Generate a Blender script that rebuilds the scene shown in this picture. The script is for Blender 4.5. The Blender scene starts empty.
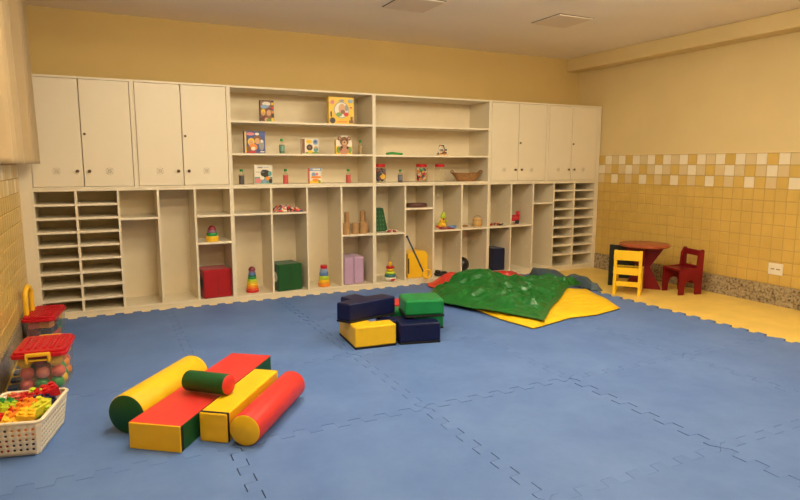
import bpy, bmesh, math, random
from math import sin, cos, pi, radians
from mathutils import Vector, Matrix, noise
random.seed(7)
C = bpy.context.scene.collection
FL = -0.015          # bare floor level; the top of the foam mats is z = 0

# ------------------------------------------------------------------ materials
MATS = {}
def mat(name, col, rough=0.55, metal=0.0, var=0.0, scale=8.0, bump=0.0, bscale=60.0, spec=0.5, sheen=0.0, detail=3.0):
    if name in MATS: return MATS[name]
    m = bpy.data.materials.new(name); m.use_nodes = True
    nt = m.node_tree; b = nt.nodes['Principled BSDF']
    b.inputs['Base Color'].default_value = (*col, 1); b.inputs['Roughness'].default_value = rough
    b.inputs['Metallic'].default_value = metal; b.inputs['Specular IOR Level'].default_value = spec
    if sheen: b.inputs['Sheen Weight'].default_value = sheen
    if var or bump:
        tc = nt.nodes.new('ShaderNodeTexCoord')
    if var:
        n = nt.nodes.new('ShaderNodeTexNoise'); n.inputs['Scale'].default_value = scale; n.inputs['Detail'].default_value = detail
        r = nt.nodes.new('ShaderNodeValToRGB')
        r.color_ramp.elements[0].position = 0.3; r.color_ramp.elements[1].position = 0.72
        r.color_ramp.elements[0].color = (*[c*(1-var) for c in col], 1)
        r.color_ramp.elements[1].color = (*[min(1, c*(1+var)) for c in col], 1)
        nt.links.new(tc.outputs['Object'], n.inputs['Vector']); nt.links.new(n.outputs['Fac'], r.inputs['Fac'])
        nt.links.new(r.outputs['Color'], b.inputs['Base Color'])
    if bump:
        n2 = nt.nodes.new('ShaderNodeTexNoise'); n2.inputs['Scale'].default_value = bscale; n2.inputs['Detail'].default_value = 4
        bp = nt.nodes.new('ShaderNodeBump'); bp.inputs['Strength'].default_value = bump; bp.inputs['Distance'].default_value = 0.004
        nt.links.new(tc.outputs['Object'], n2.inputs['Vector']); nt.links.new(n2.outputs['Fac'], bp.inputs['Height'])
        nt.links.new(bp.outputs['Normal'], b.inputs['Normal'])
    MATS[name] = m; return m

def clear_mat(name, col, alpha, rough=0.15):
    m = bpy.data.materials.new(name); m.use_nodes = True
    nt = m.node_tree; b = nt.nodes['Principled BSDF']; out = nt.nodes['Material Output']
    b.inputs['Base Color'].default_value = (*col, 1); b.inputs['Roughness'].default_value = rough
    t = nt.nodes.new('ShaderNodeBsdfTransparent'); t.inputs['Color'].default_value = (*[0.6+0.4*c for c in col], 1)
    mx = nt.nodes.new('ShaderNodeMixShader'); mx.inputs['Fac'].default_value = alpha
    nt.links.new(t.outputs[0], mx.inputs[1]); nt.links.new(b.outputs[0], mx.inputs[2]); nt.links.new(mx.outputs[0], out.inputs['Surface'])
    MATS[name] = m; return m

def granite_mat():
    m = bpy.data.materials.new('granite'); m.use_nodes = True
    nt = m.node_tree; b = nt.nodes['Principled BSDF']; b.inputs['Roughness'].default_value = 0.35
    tc = nt.nodes.new('ShaderNodeTexCoord')
    v = nt.nodes.new('ShaderNodeTexNoise'); v.inputs['Scale'].default_value = 42; v.inputs['Detail'].default_value = 5; v.inputs['Roughness'].default_value = 0.65
    r = nt.nodes.new('ShaderNodeValToRGB'); e = r.color_ramp.elements
    e[0].position = 0.34; e[0].color = (0.06, 0.042, 0.026, 1); e[1].position = 0.64; e[1].color = (0.46, 0.37, 0.24, 1)
    k = e.new(0.42); k.color = (0.19, 0.14, 0.085, 1); k = e.new(0.50); k.color = (0.33, 0.26, 0.16, 1)
    nt.links.new(tc.outputs['Object'], v.inputs['Vector']); nt.links.new(v.outputs['Fac'], r.inputs['Fac']); nt.links.new(r.outputs['Color'], b.inputs['Base Color'])
    MATS['granite'] = m; return m

def mat_foam():
    # blue EVA foam: slightly scuffed, with a fine woven emboss
    m = bpy.data.materials.new('foam_blue'); m.use_nodes = True
    nt = m.node_tree; b = nt.nodes['Principled BSDF']; b.inputs['Roughness'].default_value = 0.55; b.inputs['Specular IOR Level'].default_value = 0.28
    tc = nt.nodes.new('ShaderNodeTexCoord'); oi = nt.nodes.new('ShaderNodeObjectInfo')
    n = nt.nodes.new('ShaderNodeTexNoise'); n.inputs['Scale'].default_value = 3.2; n.inputs['Detail'].default_value = 6; n.inputs['Roughness'].default_value = 0.62
    n.noise_dimensions = '4D'
    mp = nt.nodes.new('ShaderNodeMath'); mp.operation = 'MULTIPLY'; mp.inputs[1].default_value = 40
    nt.links.new(oi.outputs['Random'], mp.inputs[0]); nt.links.new(mp.outputs[0], n.inputs['W'])
    r = nt.nodes.new('ShaderNodeValToRGB'); e = r.color_ramp.elements
    e[0].position = 0.3; e[0].color = (0.072, 0.148, 0.395, 1); e[1].position = 0.75; e[1].color = (0.115, 0.210, 0.485, 1)
    nt.links.new(tc.outputs['Object'], n.inputs['Vector']); nt.links.new(n.outputs['Fac'], r.inputs['Fac'])
    nt.links.new(r.outputs['Color'], b.inputs['Base Color'])
    ch = nt.nodes.new('ShaderNodeTexChecker'); ch.inputs['Scale'].default_value = 120
    bp = nt.nodes.new('ShaderNodeBump'); bp.inputs['Strength'].default_value = 0.12; bp.inputs['Distance'].default_value = 0.002
    nt.links.new(tc.outputs['Object'], ch.inputs['Vector']); nt.links.new(ch.outputs['Fac'], bp.inputs['Height']); nt.links.new(bp.outputs['Normal'], b.inputs['Normal'])
    MATS['foam_blue'] = m; return m

foam = mat_foam(); granite = granite_mat()
cream = mat('cream_laminate', (0.75, 0.665, 0.50), 0.42, var=0.012, scale=3)
creamin = mat('cream_board', (0.76, 0.655, 0.47), 0.5, var=0.02, scale=14)
edgec = mat('board_edging', (0.80, 0.71, 0.55), 0.45)
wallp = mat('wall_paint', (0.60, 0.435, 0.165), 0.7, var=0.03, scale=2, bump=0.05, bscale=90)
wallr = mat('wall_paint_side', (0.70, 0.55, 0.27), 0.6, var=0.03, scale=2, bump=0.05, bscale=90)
ceilp = mat('ceiling_paint', (0.90, 0.81, 0.68), 0.8, var=0.02, scale=2)
hatchp = mat('hatch_paint', (0.76, 0.65, 0.51), 0.7)
dark = mat('dark_gap', (0.03, 0.022, 0.016), 0.9)
floorm = mat('yellow_floor', (0.82, 0.58, 0.14), 0.38, var=0.08, scale=5, detail=6)
tile_g = mat('tile_gold', (0.62, 0.415, 0.105), 0.28, var=0.06, scale=5)
tile_c = mat('tile_cream', (0.66, 0.52, 0.275), 0.28)
tile_w = mat('tile_white', (0.80, 0.71, 0.52), 0.28)
grout = mat('grout', (0.50, 0.325, 0.10), 0.8)
capm = mat('tile_cap', (0.74, 0.58, 0.30), 0.5)
knobm = mat('bronze_knob', (0.13, 0.085, 0.045), 0.28, metal=0.8)
ventm = mat('vent_plastic', (0.66, 0.57, 0.42), 0.5)
pinm = mat('pin_cap', (0.82, 0.76, 0.64), 0.4)
curt = mat('curtain_cloth', (0.39, 0.285, 0.150), 0.85, var=0.03, scale=6, bump=0.05, bscale=300, sheen=0.2)
v_yel = mat('vinyl_yellow', (0.76, 0.47, 0.014), 0.42, spec=0.25, var=0.05, scale=9, bump=0.1, bscale=25)
v_red = mat('vinyl_red', (0.60, 0.038, 0.034), 0.42, spec=0.25, var=0.05, scale=9, bump=0.1, bscale=25)
v_grn = mat('vinyl_dark_green', (0.008, 0.075, 0.022), 0.45, spec=0.25, var=0.08, scale=9, bump=0.1, bscale=25)
v_lgr = mat('vinyl_green', (0.008, 0.20, 0.055), 0.33, spec=0.25, var=0.06, scale=9, bump=0.1, bscale=18)
v_nav = mat('vinyl_navy', (0.005, 0.008, 0.050), 0.36, spec=0.25, var=0.1, scale=9, bump=0.25, bscale=16)
v_blk = mat('vinyl_black', (0.010, 0.010, 0.012), 0.6, spec=0.25)
cl_g = mat('cloth_green', (0.007, 0.125, 0.020), 0.30, var=0.08, scale=7, bump=0.2, bscale=22)
cl_y = mat('cloth_yellow', (0.82, 0.51, 0.012), 0.45, var=0.05, scale=7, bump=0.15, bscale=40)
cl_r = mat('cloth_red', (0.60, 0.035, 0.025), 0.4, var=0.08, scale=7, bump=0.2, bscale=25)
cl_b = mat('cloth_slate', (0.060, 0.095, 0.125), 0.55, var=0.08, scale=7, bump=0.2, bscale=25)
w_red = mat('wood_red', (0.175, 0.006, 0.010), 0.35, spec=0.25, var=0.12, scale=10)
w_top = mat('wood_red_top', (0.34, 0.075, 0.032), 0.3, spec=0.25, var=0.15, scale=12)
w_yel = mat('wood_yellow', (0.84, 0.52, 0.022), 0.4, spec=0.25, var=0.05, scale=10)
w_dkg = mat('wood_black_green', (0.012, 0.018, 0.016), 0.4, spec=0.25)
p_red = mat('plastic_red', (0.50, 0.010, 0.020), 0.30, spec=0.3)
p_yel = mat('plastic_yellow', (0.85, 0.50, 0.02), 0.3)
p_lim = mat('plastic_lime', (0.46, 0.60, 0.03), 0.3)
p_grn = mat('plastic_green', (0.02, 0.30, 0.06), 0.3)
p_org = mat('plastic_orange', (0.80, 0.25, 0.02), 0.3)
p_nav = mat('plastic_navy', (0.012, 0.016, 0.06), 0.3)
p_pnk = mat('plastic_pink', (0.70, 0.22, 0.20), 0.4)
p_cor = mat('plastic_coral', (0.66, 0.10, 0.085), 0.4)
p_blu = mat('plastic_blue', (0.10, 0.20, 0.45), 0.35)
p_teal = mat('plastic_teal', (0.03, 0.16, 0.16), 0.35)
p_pur = mat('plastic_purple', (0.26, 0.12, 0.22), 0.35)
p_mar = mat('plastic_maroon', (0.20, 0.012, 0.03), 0.3)
p_wht = mat('plastic_white', (0.80, 0.74, 0.62), 0.35)
p_blk = mat('plastic_black', (0.012, 0.012, 0.014), 0.35)
lilac = mat('cloth_lilac', (0.45, 0.29, 0.45), 0.8, sheen=0.2, var=0.04)
fredc = mat('felt_red', (0.34, 0.008, 0.013), 0.8, spec=0.25, sheen=0.2, var=0.06)
fgrnc = mat('felt_green', (0.008, 0.072, 0.016), 0.8, spec=0.25, sheen=0.2, var=0.06)
fnavc = mat('felt_navy', (0.007, 0.011, 0.042), 0.8, spec=0.25, sheen=0.2)
card = mat('cardboard', (0.42, 0.235, 0.095), 0.8, var=0.06)
cardin = mat('cardboard_inside', (0.22, 0.12, 0.05), 0.9)
wick = mat('wicker', (0.34, 0.17, 0.06), 0.6, var=0.35, scale=60, bump=0.6, bscale=120)
woodl = mat('wood_light', (0.62, 0.38, 0.13), 0.5, var=0.08)
baskm = mat('basket_plastic', (0.80, 0.72, 0.56), 0.4)
clear = clear_mat('clear_plastic', (0.80, 0.78, 0.72), 0.11, 0.12)
glass = clear_mat('clear_jar', (0.85, 0.80, 0.66), 0.07, 0.08)
shade = mat('lamp_white', (0.9, 0.88, 0.82), 0.5)

# ------------------------------------------------------------------ mesh helpers
def BM(): return bmesh.new()
def _mi(faces, mi):
    for f in faces: f.material_index = mi
def box(bm, c, s, mi=0, rot=None, bev=0.0, seg=2):
    r = bmesh.ops.create_cube(bm, size=1.0); vs = r['verts']
    bmesh.ops.scale(bm, vec=s, verts=vs)
    fs = list({f for v in vs for f in v.link_faces})
    _mi(fs, mi)
    if bev:
        es = list({e for v in vs for e in v.link_edges})
        q = bmesh.ops.bevel(bm, geom=es, offset=bev, segments=seg, affect='EDGES', profile=0.5)
        vs = list({v for f in q['faces'] for v in f.verts} | {v for v in vs if v.is_valid})
        _mi({f for v in vs for f in v.link_faces}, mi)
    if rot is not None: bmesh.ops.rotate(bm, cent=(0, 0, 0), matrix=rot, verts=vs)
    bmesh.ops.translate(bm, vec=c, verts=vs)
    return vs
def bx(bm, x0, x1, y0, y1, z0, z1, mi=0, bev=0.0):
    return box(bm, ((x0+x1)/2, (y0+y1)/2, (z0+z1)/2), (abs(x1-x0), abs(y1-y0), abs(z1-z0)), mi, None, bev)
def frame_of(d):
    d = Vector(d).normalized(); up = Vector((0, 0, 1)) if abs(d.z) < 0.95 else Vector((1, 0, 0))
    a = d.cross(up).normalized(); return a, a.cross(d).normalized()
def sweep(bm, path, rad, seg=12, mi=0, closed=False, caps=True, capmi=None):
    pts = [Vector(p) for p in path]; n = len(pts); rings = []; pa = None
    for i, p in enumerate(pts):
        if closed: d = pts[(i+1) % n]-pts[i-1]
        else: d = pts[min(i+1, n-1)]-pts[max(i-1, 0)]
        a, b = frame_of(d)
        if pa is not None:
            dn = d.normalized(); a = (pa-dn*pa.dot(dn)).normalized(); b = a.cross(dn)
        pa = a; r = rad[i] if isinstance(rad, (list, tuple)) else rad
        rings.append([bm.verts.new(p+a*cos(2*pi*k/seg)*r+b*sin(2*pi*k/seg)*r) for k in range(seg)])
    for i in range(n if closed else n-1):
        A, Bq = rings[i], rings[(i+1) % n]
        for k in range(seg):
            bm.faces.new((A[k], A[(k+1) % seg], Bq[(k+1) % seg], Bq[k])).material_index = mi
    if caps and not closed:
        cm = mi if capmi is None else capmi
        bm.faces.new(rings[0][::-1]).material_index = cm; bm.faces.new(rings[-1]).material_index = cm
def cyl(bm, p0, p1, r, seg=20, mi=0, capmi=None): sweep(bm, [p0, p1], r, seg, mi, capmi=capmi)
def lathe(bm, prof, o=(0, 0, 0), seg=24, mi=0, sx=1.0, sy=1.0):
    rings = []
    for r, z in prof:
        if r < 1e-6: rings.append([bm.verts.new((o[0], o[1], o[2]+z))])
        else: rings.append([bm.verts.new((o[0]+sx*r*cos(2*pi*k/seg), o[1]+sy*r*sin(2*pi*k/seg), o[2]+z)) for k in range(seg)])
    for A, Bq in zip(rings, rings[1:]):
        for k in range(seg):
            k2 = (k+1) % seg
            if len(A) == 1 and len(Bq) == 1: continue
            if len(A) == 1: f = bm.faces.new((A[0], Bq[k2], Bq[k]))
            elif len(Bq) == 1: f = bm.faces.new((A[k], A[k2], Bq[0]))
            else: f = bm.faces.new((A[k], A[k2], Bq[k2], Bq[k]))
            f.material_index = mi
def prism(bm, poly, z0, z1, mi=0, topmi=None, M=None):
    lo = [bm.verts.new((x, y, z0)) for x, y in poly]; hi = [bm.verts.new((x, y, z1)) for x, y in poly]; n = len(poly)
    fs = [bm.faces.new(lo[::-1]), bm.faces.new(hi)]
    fs += [bm.faces.new((lo[i], lo[(i+1) % n], hi[(i+1) % n], hi[i])) for i in range(n)]
    _mi(fs, mi)
    if topmi is not None: fs[1].material_index = topmi
    if M is not None: bmesh.ops.transform(bm, matrix=M, verts=lo+hi)
    return lo+hi
def sphere(bm, c, r, mi=0, u=16, v=10, sc=(1, 1, 1)):
    q = bmesh.ops.create_uvsphere(bm, u_segments=u, v_segments=v, radius=r)['verts']
    bmesh.ops.scale(bm, vec=sc, verts=q); bmesh.ops.translate(bm, vec=c, verts=q)
    _mi({f for w in q for f in w.link_faces}, mi)
def disc(bm, c, r, axis='y', seg=20, mi=0, th=0.001, sx=1.0, sz=1.0):
    # thin raised disc facing -y (or -x / +z)
    vs = []
    for k in range(seg):
        a, b = sx*r*cos(2*pi*k/seg), sz*r*sin(2*pi*k/seg)
        if axis == 'y': p, q = (a, 0, b), (a, -th, b)
        elif axis == 'x': p, q = (0, -a, b), (-th, -a, b)
        else: p, q = (a, b, 0), (a, b, th)
        vs.append((bm.verts.new(Vector(p)+Vector(c)), bm.verts.new(Vector(q)+Vector(c))))
    bm.faces.new([q for p, q in vs]).material_index = mi
    for k in range(seg):
        a, b = vs[k], vs[(k+1) % seg]
        bm.faces.new((a[0], b[0], b[1], a[1])).material_index = mi
def obj(name, bm, mats, parent=None, smooth=35, loc=None):
    me = bpy.data.meshes.new(name)
    bmesh.ops.recalc_face_normals(bm, faces=bm.faces[:])
    bm.to_mesh(me); bm.free()
    for m in (mats if isinstance(mats, (list, tuple)) else [mats]): me.materials.append(m)
    if smooth:
        me.shade_smooth(); me.set_sharp_from_angle(angle=radians(smooth))
    o = bpy.data.objects.new(name, me); C.objects.link(o)
    if parent: o.parent = parent
    if loc: o.location = loc
    return o
def bevmod(o, w, s=3):
    m = o.modifiers.new('Bevel', 'BEVEL'); m.width = w; m.segments = s; m.limit_method = 'ANGLE'; m.angle_limit = radians(40); m.harden_normals = False
    return o
def tag(o, label, cat, group=None, kind=None):
    o['label'] = label; o['category'] = cat
    if group: o['group'] = group
    if kind: o['kind'] = kind
    return o
def thing(name, label, cat, loc=(0, 0, 0), rz=0.0, group=None):
    o = bpy.data.objects.new(name, None); C.objects.link(o); o.empty_display_size = 0.1
    o.location = loc; o.rotation_euler = (0, 0, rz)
    return tag(o, label, cat, group)
def dup(root, loc, rz=0.0, label=None, group=None, rot=None, mats=None):
    r = root.copy(); C.objects.link(r); r.location = loc; r.rotation_euler = rot if rot else (0, 0, rz)
    if label: r['label'] = label
    if group: r['group'] = group
    for ch in list(root.children):
        c = ch.copy(); C.objects.link(c); c.parent = r
        for g in list(ch.children):
            d = g.copy(); C.objects.link(d); d.parent = c
    return r
def struct(name, bm, mats, smooth=0):
    o = obj(name, bm, mats, smooth=smooth); o['kind'] = 'structure'; return o
def shift(bm, v): bmesh.ops.translate(bm, vec=v, verts=bm.verts[:])

# ------------------------------------------------------------------ setting
XL, XR, YB, YF, ZC = -1.06, 5.11, 3.43, -4.2, 2.595
b = BM(); bx(b, XL-.1, XR+.1, YF-.1, YB+.1, FL-.1, FL); struct('floor', b, floorm)
b = BM(); bx(b, XL-.1, XR+.1, YF-.1, YB+.1, ZC, ZC+.1); struct('ceiling', b, ceilp)
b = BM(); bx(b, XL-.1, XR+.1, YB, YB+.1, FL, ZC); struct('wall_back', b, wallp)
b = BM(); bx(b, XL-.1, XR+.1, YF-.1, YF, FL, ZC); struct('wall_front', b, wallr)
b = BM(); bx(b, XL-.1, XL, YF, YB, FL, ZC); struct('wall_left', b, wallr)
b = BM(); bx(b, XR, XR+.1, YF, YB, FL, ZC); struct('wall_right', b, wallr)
b = BM(); bx(b, 4.905, XR, YF, YB, 2.44, ZC); bevmod(struct('trim_1', b, wallr), 0.012, 2)      # boxed-in beam under the ceiling
TP, TH, GT, TT = 0.1062, 0.111, 0.17, 1.392
def tiles(name, side):
    b = BM(); x = XR if side > 0 else XL
    n0, n1 = int((YF-0.770)/TP)+1, int((YB-0.770)/TP)
    seq = {0: (0, 2, 1), 1: (2, 1, 0), 2: (1, 0, 2), 3: (2, 1, 0)}
    s = -side; g = 0.0022; c = 0.0035; t = 0.007
    bx(b, x, x+s*0.003, YF+.002, YB-.002, GT, TT, 3)
    for j in range(n0, n1+1):
        y0, y1 = 0.770+j*TP+g, 0.770+(j+1)*TP-g
        y1 = min(y1, YB-.003)
        for r in range(12):
            z1 = TT-r*TH-g; z0 = max(TT-(r+1)*TH+g, GT+.002)
            if z1-z0 < .02: continue
            mi = seq[j % 4][r] if r < 3 else 0
            A = [b.verts.new((x+s*.002, y, z)) for y, z in ((y0, z0), (y1, z0), (y1, z1), (y0, z1))]
            Bq = [b.verts.new((x+s*t, y, z)) for y, z in ((y0+c, z0+c), (y1-c, z0+c), (y1-c, z1-c), (y0+c, z1-c))]
            fs = [b.faces.new(Bq)]+[b.faces.new((A[i], A[(i+1) % 4], Bq[(i+1) % 4], Bq[i])) for i in range(4)]
            _mi(fs, mi)
    bx(b, x, x+s*.010, YF+.002, YB-.002, TT, TT+.014, 4)
    return struct(name, b, [tile_g, tile_c, tile_w, grout, capm])
tiles('trim_2', 1); tiles('trim_3', -1)
b = BM(); bx(b, XR-.022, XR, YF, YB, FL, GT); struct('baseboard_right', b, granite)
b = BM(); bx(b, XL, XL+.018, YF, 2.98, FL, GT); struct('baseboard_left', b, granite)

# ceiling hatches
def hatch(x0, x1, y0, y1, label):
    t = thing('ceiling_hatch', label, 'ceiling panel', ((x0+x1)/2, (y0+y1)/2, ZC), 0, 'ceiling hatches')
    w, d = (x1-x0)/2, (y1-y0)/2
    b = BM(); bx(b, -w, w, -d, d, -.003, 0); obj('gap', b, dark, t, 0)
    b = BM(); bx(b, -w+.008, w-.008, -d+.008, d-.008, -.012, -.003); obj('panel', b, hatchp, t, 0)
hatch(1.74, 2.135, 1.74, 2.135, 'square flush ceiling hatch cut by the top edge of the picture')
hatch(3.23, 3.63, 1.64, 2.04, 'square flush ceiling hatch nearer the right wall')

# ------------------------------------------------------------------ cabinets
YC = 2.984; YK = YB-0.002; BT = 0.018; YI = 3.385
def unit(name, label, x0, x1, z0, z1, group, dividers=(), shelves=(), kick=False, lpad=0.0, rpad=0.0, inner=None):
    cx = (x0+x1)/2
    t = thing(name, label, 'cabinet', (cx, (YC+YK)/2, z0), 0, group)
    o = (-cx, -(YC+YK)/2, -z0)
    def part(nm, bm, m, sm=0):
        shift(bm, o); q = obj(nm, bm, m, t, sm); return q
    b = BM()
    bx(b, x0, x0+BT, YC, YK, z0, z1); bx(b, x1-BT, x1, YC, YK, z0, z1)
    zb = z0 if not kick else 0.027
    bx(b, x0+BT, x1-BT, YC, YK, z1-BT, z1); bx(b, x0+BT, x1-BT, YC, YK, zb, zb+BT)
    if kick: bx(b, x0+BT, x1-BT, YC+.006, YC+.022, z0, zb)
    bevmod(part('carcass', b, cream), 0.0015, 1)
    b = BM(); bx(b, x0+BT, x1-BT, YI, YI+.012, zb+BT, z1-BT); part('back_panel', b, creamin)
    if lpad: b = BM(); bx(b, x0-lpad, x0, YC, YC+.018, z0, z1); part('filler_panel', b, cream)
    if rpad: b = BM(); bx(b, x1, x1+rpad, YC, YC+.018, z0, z1); part('filler_panel', b, cream)
    for x in dividers:
        b = BM(); bx(b, x-BT/2, x+BT/2, YC, YI, zb+BT, z1-BT)
        if inner:
            for z in inner:
                for y in (YC+.09, YC+.30):
                    cyl(b, (x-BT/2-.003, y, z), (x-BT/2+.001, y, z), .007, 10, 1)
        part('divider', b, [cream, pinm], 30)
    for (a, c, z) in shelves:
        b = BM(); bx(b, a, c, YC+.002, YI, z-BT/2, z+BT/2); part('shelf', b, edgec)
    return t, part
H = BT/2
PZ1 = [0.945-.1143*k for k in range(8)]; PZ2 = [0.968-.112*k for k in range(8)]
D = [-.663, -.344, -.028, .28]
x0, x1 = -.978, .6045
sh = [(x0+BT, -.663-H, z) for z in PZ1]+[(-.663+H, -.344-H, z) for z in PZ1]+[(-.344+H, -.028-H, .813), (.28+H, x1-BT, .813), (.28+H, x1-BT, .564)]
LG, UG = 'lower shelf units', 'upper units'
unit('pigeonhole_cabinet', 'cream low cabinet with two columns of pigeonholes at its left, beside the tiled left wall', x0, x1, FL, 1.075, LG, D, sh, True, lpad=.08, inner=(.30, .76))
x0, x1 = .6045, 2.041
D = [.972, 1.325, 1.682]
sh = [(x0+BT, .972-H, .815), (.972+H, 1.325-H, .815), (1.682+H, x1-BT, .564)]
unit('cubby_cabinet', 'cream low cubby cabinet holding the rainbow cups and dark green fabric cube', x0, x1, FL, 1.075, LG, D, sh, True, inner=(.28, .70, .80))
x0, x1 = 2.041, 3.4555
D = [2.397, 2.741, 3.10]
sh = [(x0+BT, 2.397-H, .560), (2.397+H, 2.741-H, .813), (2.741+H, 3.10-H, .562), (3.10+H, x1-BT, .566)]
unit('cubby_cabinet', 'cream low cubby cabinet behind the red cloth with the yellow arched box in it', x0, x1, FL, 1.075, LG, D, sh, True, inner=(.25, .38, .80))
x0, x1 = 3.4555, 5.055
D = [3.771, 4.086, 4.396, 4.715]
sh = [(x0+BT, 3.771-H, .568), (3.771+H, 4.086-H, .570), (4.086+H, 4.396-H, .825)]+[(4.396+H, 4.715-H, z) for z in PZ2]+[(4.715+H, x1-BT, z) for z in PZ2]
unit('pigeonhole_cabinet', 'cream low cabinet with two columns of pigeonholes at its right end, nearest the yellow floor', x0, x1, FL, 1.075, LG, D, sh, True, rpad=.04, inner=(.30, .80))

def cupboard(x0, x1, xs, label, lpad=0, rpad=0, vr=.031):
    t, part = unit('wall_cupboard', label, x0, x1, 1.0755, 1.985, UG, lpad=lpad, rpad=rpad)
    za, zb = 1.0755+BT+.003, 1.985-BT-.003
    for s in (-1, 1):
        a, c = (x0+BT+.004, xs-.003) if s < 0 else (xs+.003, x1-BT-.004)
        b = BM(); bx(b, a, c, YC, YC+.018, za, zb)
        d = part('door', b, cream); bevmod(d, .0015, 1)
        def sub(nm, bm, m, sm=40):
            shift(bm, (-(x0+x1)/2, -(YC+YK)/2, -1.0755)); return obj(nm, bm, m, d, sm)
        b = BM(); kx = xs+s*.044; kz = 1.222
        cyl(b, (kx, YC, kz), (kx, YC-.014, kz), .006, 12); sphere(b, (kx, YC-.020, kz), .0135, 0, 14, 8, (1, .7, 1)); sub('knob', b, knobm)
        b = BM(); vx = xs+s*.195
        disc(b, (vx, YC, kz), vr, 'y', 24, 0, .004)
        disc(b, (vx, YC-.004, kz), vr*.72, 'y', 24, 2, .0005); disc(b, (vx, YC-.0045, kz), vr*.62, 'y', 24, 0, .0015)
        for k in range(6):
            a2 = k*pi/3; disc(b, (vx+vr*.36*cos(a2), YC-.006, kz+vr*.36*sin(a2)), vr*.10, 'y', 8, 1, .0004)
        for k in range(4):
            a2 = k*pi/2+.78; disc(b, (vx+vr*.86*cos(a2), YC-.004, kz+vr*.86*sin(a2)), vr*.09, 'y', 8, 1, .0004)
        sub('vent_grille', b, [ventm, dark, edgec])
        if s > 0:
            b = BM(); cyl(b, (xs+.025, YC, 1.525), (xs+.025, YC-.008, 1.525), .011, 14); sub('lock', b, knobm)
cupboard(-.978, -.192, -.590, 'cream double-door wall cupboard above the left pigeonholes, partly behind the curtain', lpad=.08)
cupboard(-.192, .6045, .196, 'cream double-door wall cupboard just left of the open toy shelves')
cupboard(3.4555, 4.268, 3.850, 'cream double-door wall cupboard just right of the open shelf with the jars', vr=.026)
cupboard(4.268, 5.055, 4.640, 'cream double-door wall cupboard at the right end, above the right pigeonholes', rpad=.04, vr=.026)
unit('open_shelf_unit', 'cream open wall shelf holding picture boxes and coloured bottles', .6045, 2.041, 1.0755, 1.985, UG, (), [(.6045+BT, 2.041-BT, 1.372), (.6045+BT, 2.041-BT, 1.667)])
unit('open_shelf_unit', 'cream open wall shelf holding red-lidded jars and a wicker basket', 2.041, 3.4555, 1.0755, 1.985, UG, (), [(2.041+BT, 3.4555-BT, 1.367), (2.041+BT, 3.4555-BT, 1.668)])

# ------------------------------------------------------------------ foam mats
XS = [-1.0, 0.0, 1.0, 2.0, 3.0, 4.0]; YS = [-3.0, -2.0, -1.0, 0.0, 1.0, 2.0, 2.943]
NT = 7; AMP = .027
def edge(p, q):
    # toothed seam from p to q (always generated in +x or +y direction)
    d = Vector((q[0]-p[0], q[1]-p[1])); L = d.length; d /= L; n = Vector((-d.y, d.x)); out = []
    for k in range(NT):
        for f, s in ((.02, 1), (.48, 1), (.52, -1), (.98, -1)):
            fl = .06 if f in (.02, .52) else -.06
            t = (k+f)/NT
            if k == 0 and f == .02: t = .035
            if k == NT-1 and f == .98: t = 1-.035
            w = n*AMP*s; tt = t*L
            out.append((p[0]+d.x*tt+w.x, p[1]+d.y*tt+w.y))
    return out
def mat_outline(i, j):
    a, c = (XS[i], YS[j]), (XS[i+1], YS[j]); e, f = (XS[i+1], YS[j+1]), (XS[i], YS[j+1])
    P = [a]+edge(a, c)+[c]+edge(c, e)+[e]+edge(f, e)[::-1]+[f]+edge(a, f)[::-1]
    return P
rows = ['row behind the camera', 'row nearest the camera', 'second row from the camera', 'row under the coloured rolls', 'row under the stacked blocks', 'row along the cabinets']
cols = ['leftmost tile', 'second tile from left', 'middle tile', 'fourth tile from left', 'rightmost tile']
for j in range(len(YS)-1):
    for i in range(len(XS)-1):
        if (j == 0 and i < 2): continue
        if j == 1 and i == 0: continue
        cx, cy = (XS[i]+XS[i+1])/2, (YS[j]+YS[j+1])/2
        gx = .9945 if j < 3 else .997; gy = .9975
        b = BM(); prism(b, [((x-cx)*gx, (y-cy)*gy) for x, y in mat_outline(i, j)], FL, random.choice((0, -.0006, -.0012)))
        o = obj('foam_floor_mat', b, foam, smooth=0, loc=(cx, cy, 0))
        tag(o, 'blue interlocking foam mat, %s, %s' % (rows[j], cols[i]), 'floor mat', 'blue interlocking floor mats')

# ------------------------------------------------------------------ soft foam blocks, front group
ang = math.atan2(.82, .62)
def local_frame(p): return Matrix.Translation((p[0], p[1], 0)) @ Matrix.Rotation(ang, 4, 'Z')
# local x runs along the length (away from the camera), local -y is the right side
t = thing('foam_bar', 'long red-topped foam bar with yellow end and dark green side, flat on the mat', 'foam block', (-.425, .189, 0), ang, 'front soft-play shapes')
L, W, Hh = 1.025, .255, .125
b = BM(); bx(b, .004, L, -W, 0, 0, Hh-.003); q = obj('body', b, v_grn, t, 0); bevmod(q, .008)
b = BM(); bx(b, .004, L, -W, 0, Hh-.004, Hh); q = obj('top_cover', b, v_red, t, 0); bevmod(q, .0035)
b = BM(); bx(b, -.004, .006, -W, 0, 0, Hh-.001); q = obj('end_cover', b, v_yel, t, 0); bevmod(q, .004)
b = BM(); bx(b, .004, .022, -W-.002, -W+.004, .004, Hh-.006); obj('seam_tape', b, v_blk, t, 0)
t = thing('foam_bar', 'square yellow foam bar with a black seam, between the red roll and the long bar', 'foam block', (-.130, .118, 0), ang, 'front soft-play shapes')
L, W, Hh = .615, .140, .142
b = BM(); bx(b, 0, L, -W, 0, 0, Hh); q = obj('body', b, v_yel, t, 0); bevmod(q, .008)
b = BM(); bx(b, .006, .020, -W-.002, 0, Hh-.010, Hh+.0015); bx(b, .006, .020, -W-.002, -W+.01, .004, Hh-.004); obj('seam_tape', b, v_blk, t, 0)
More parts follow.
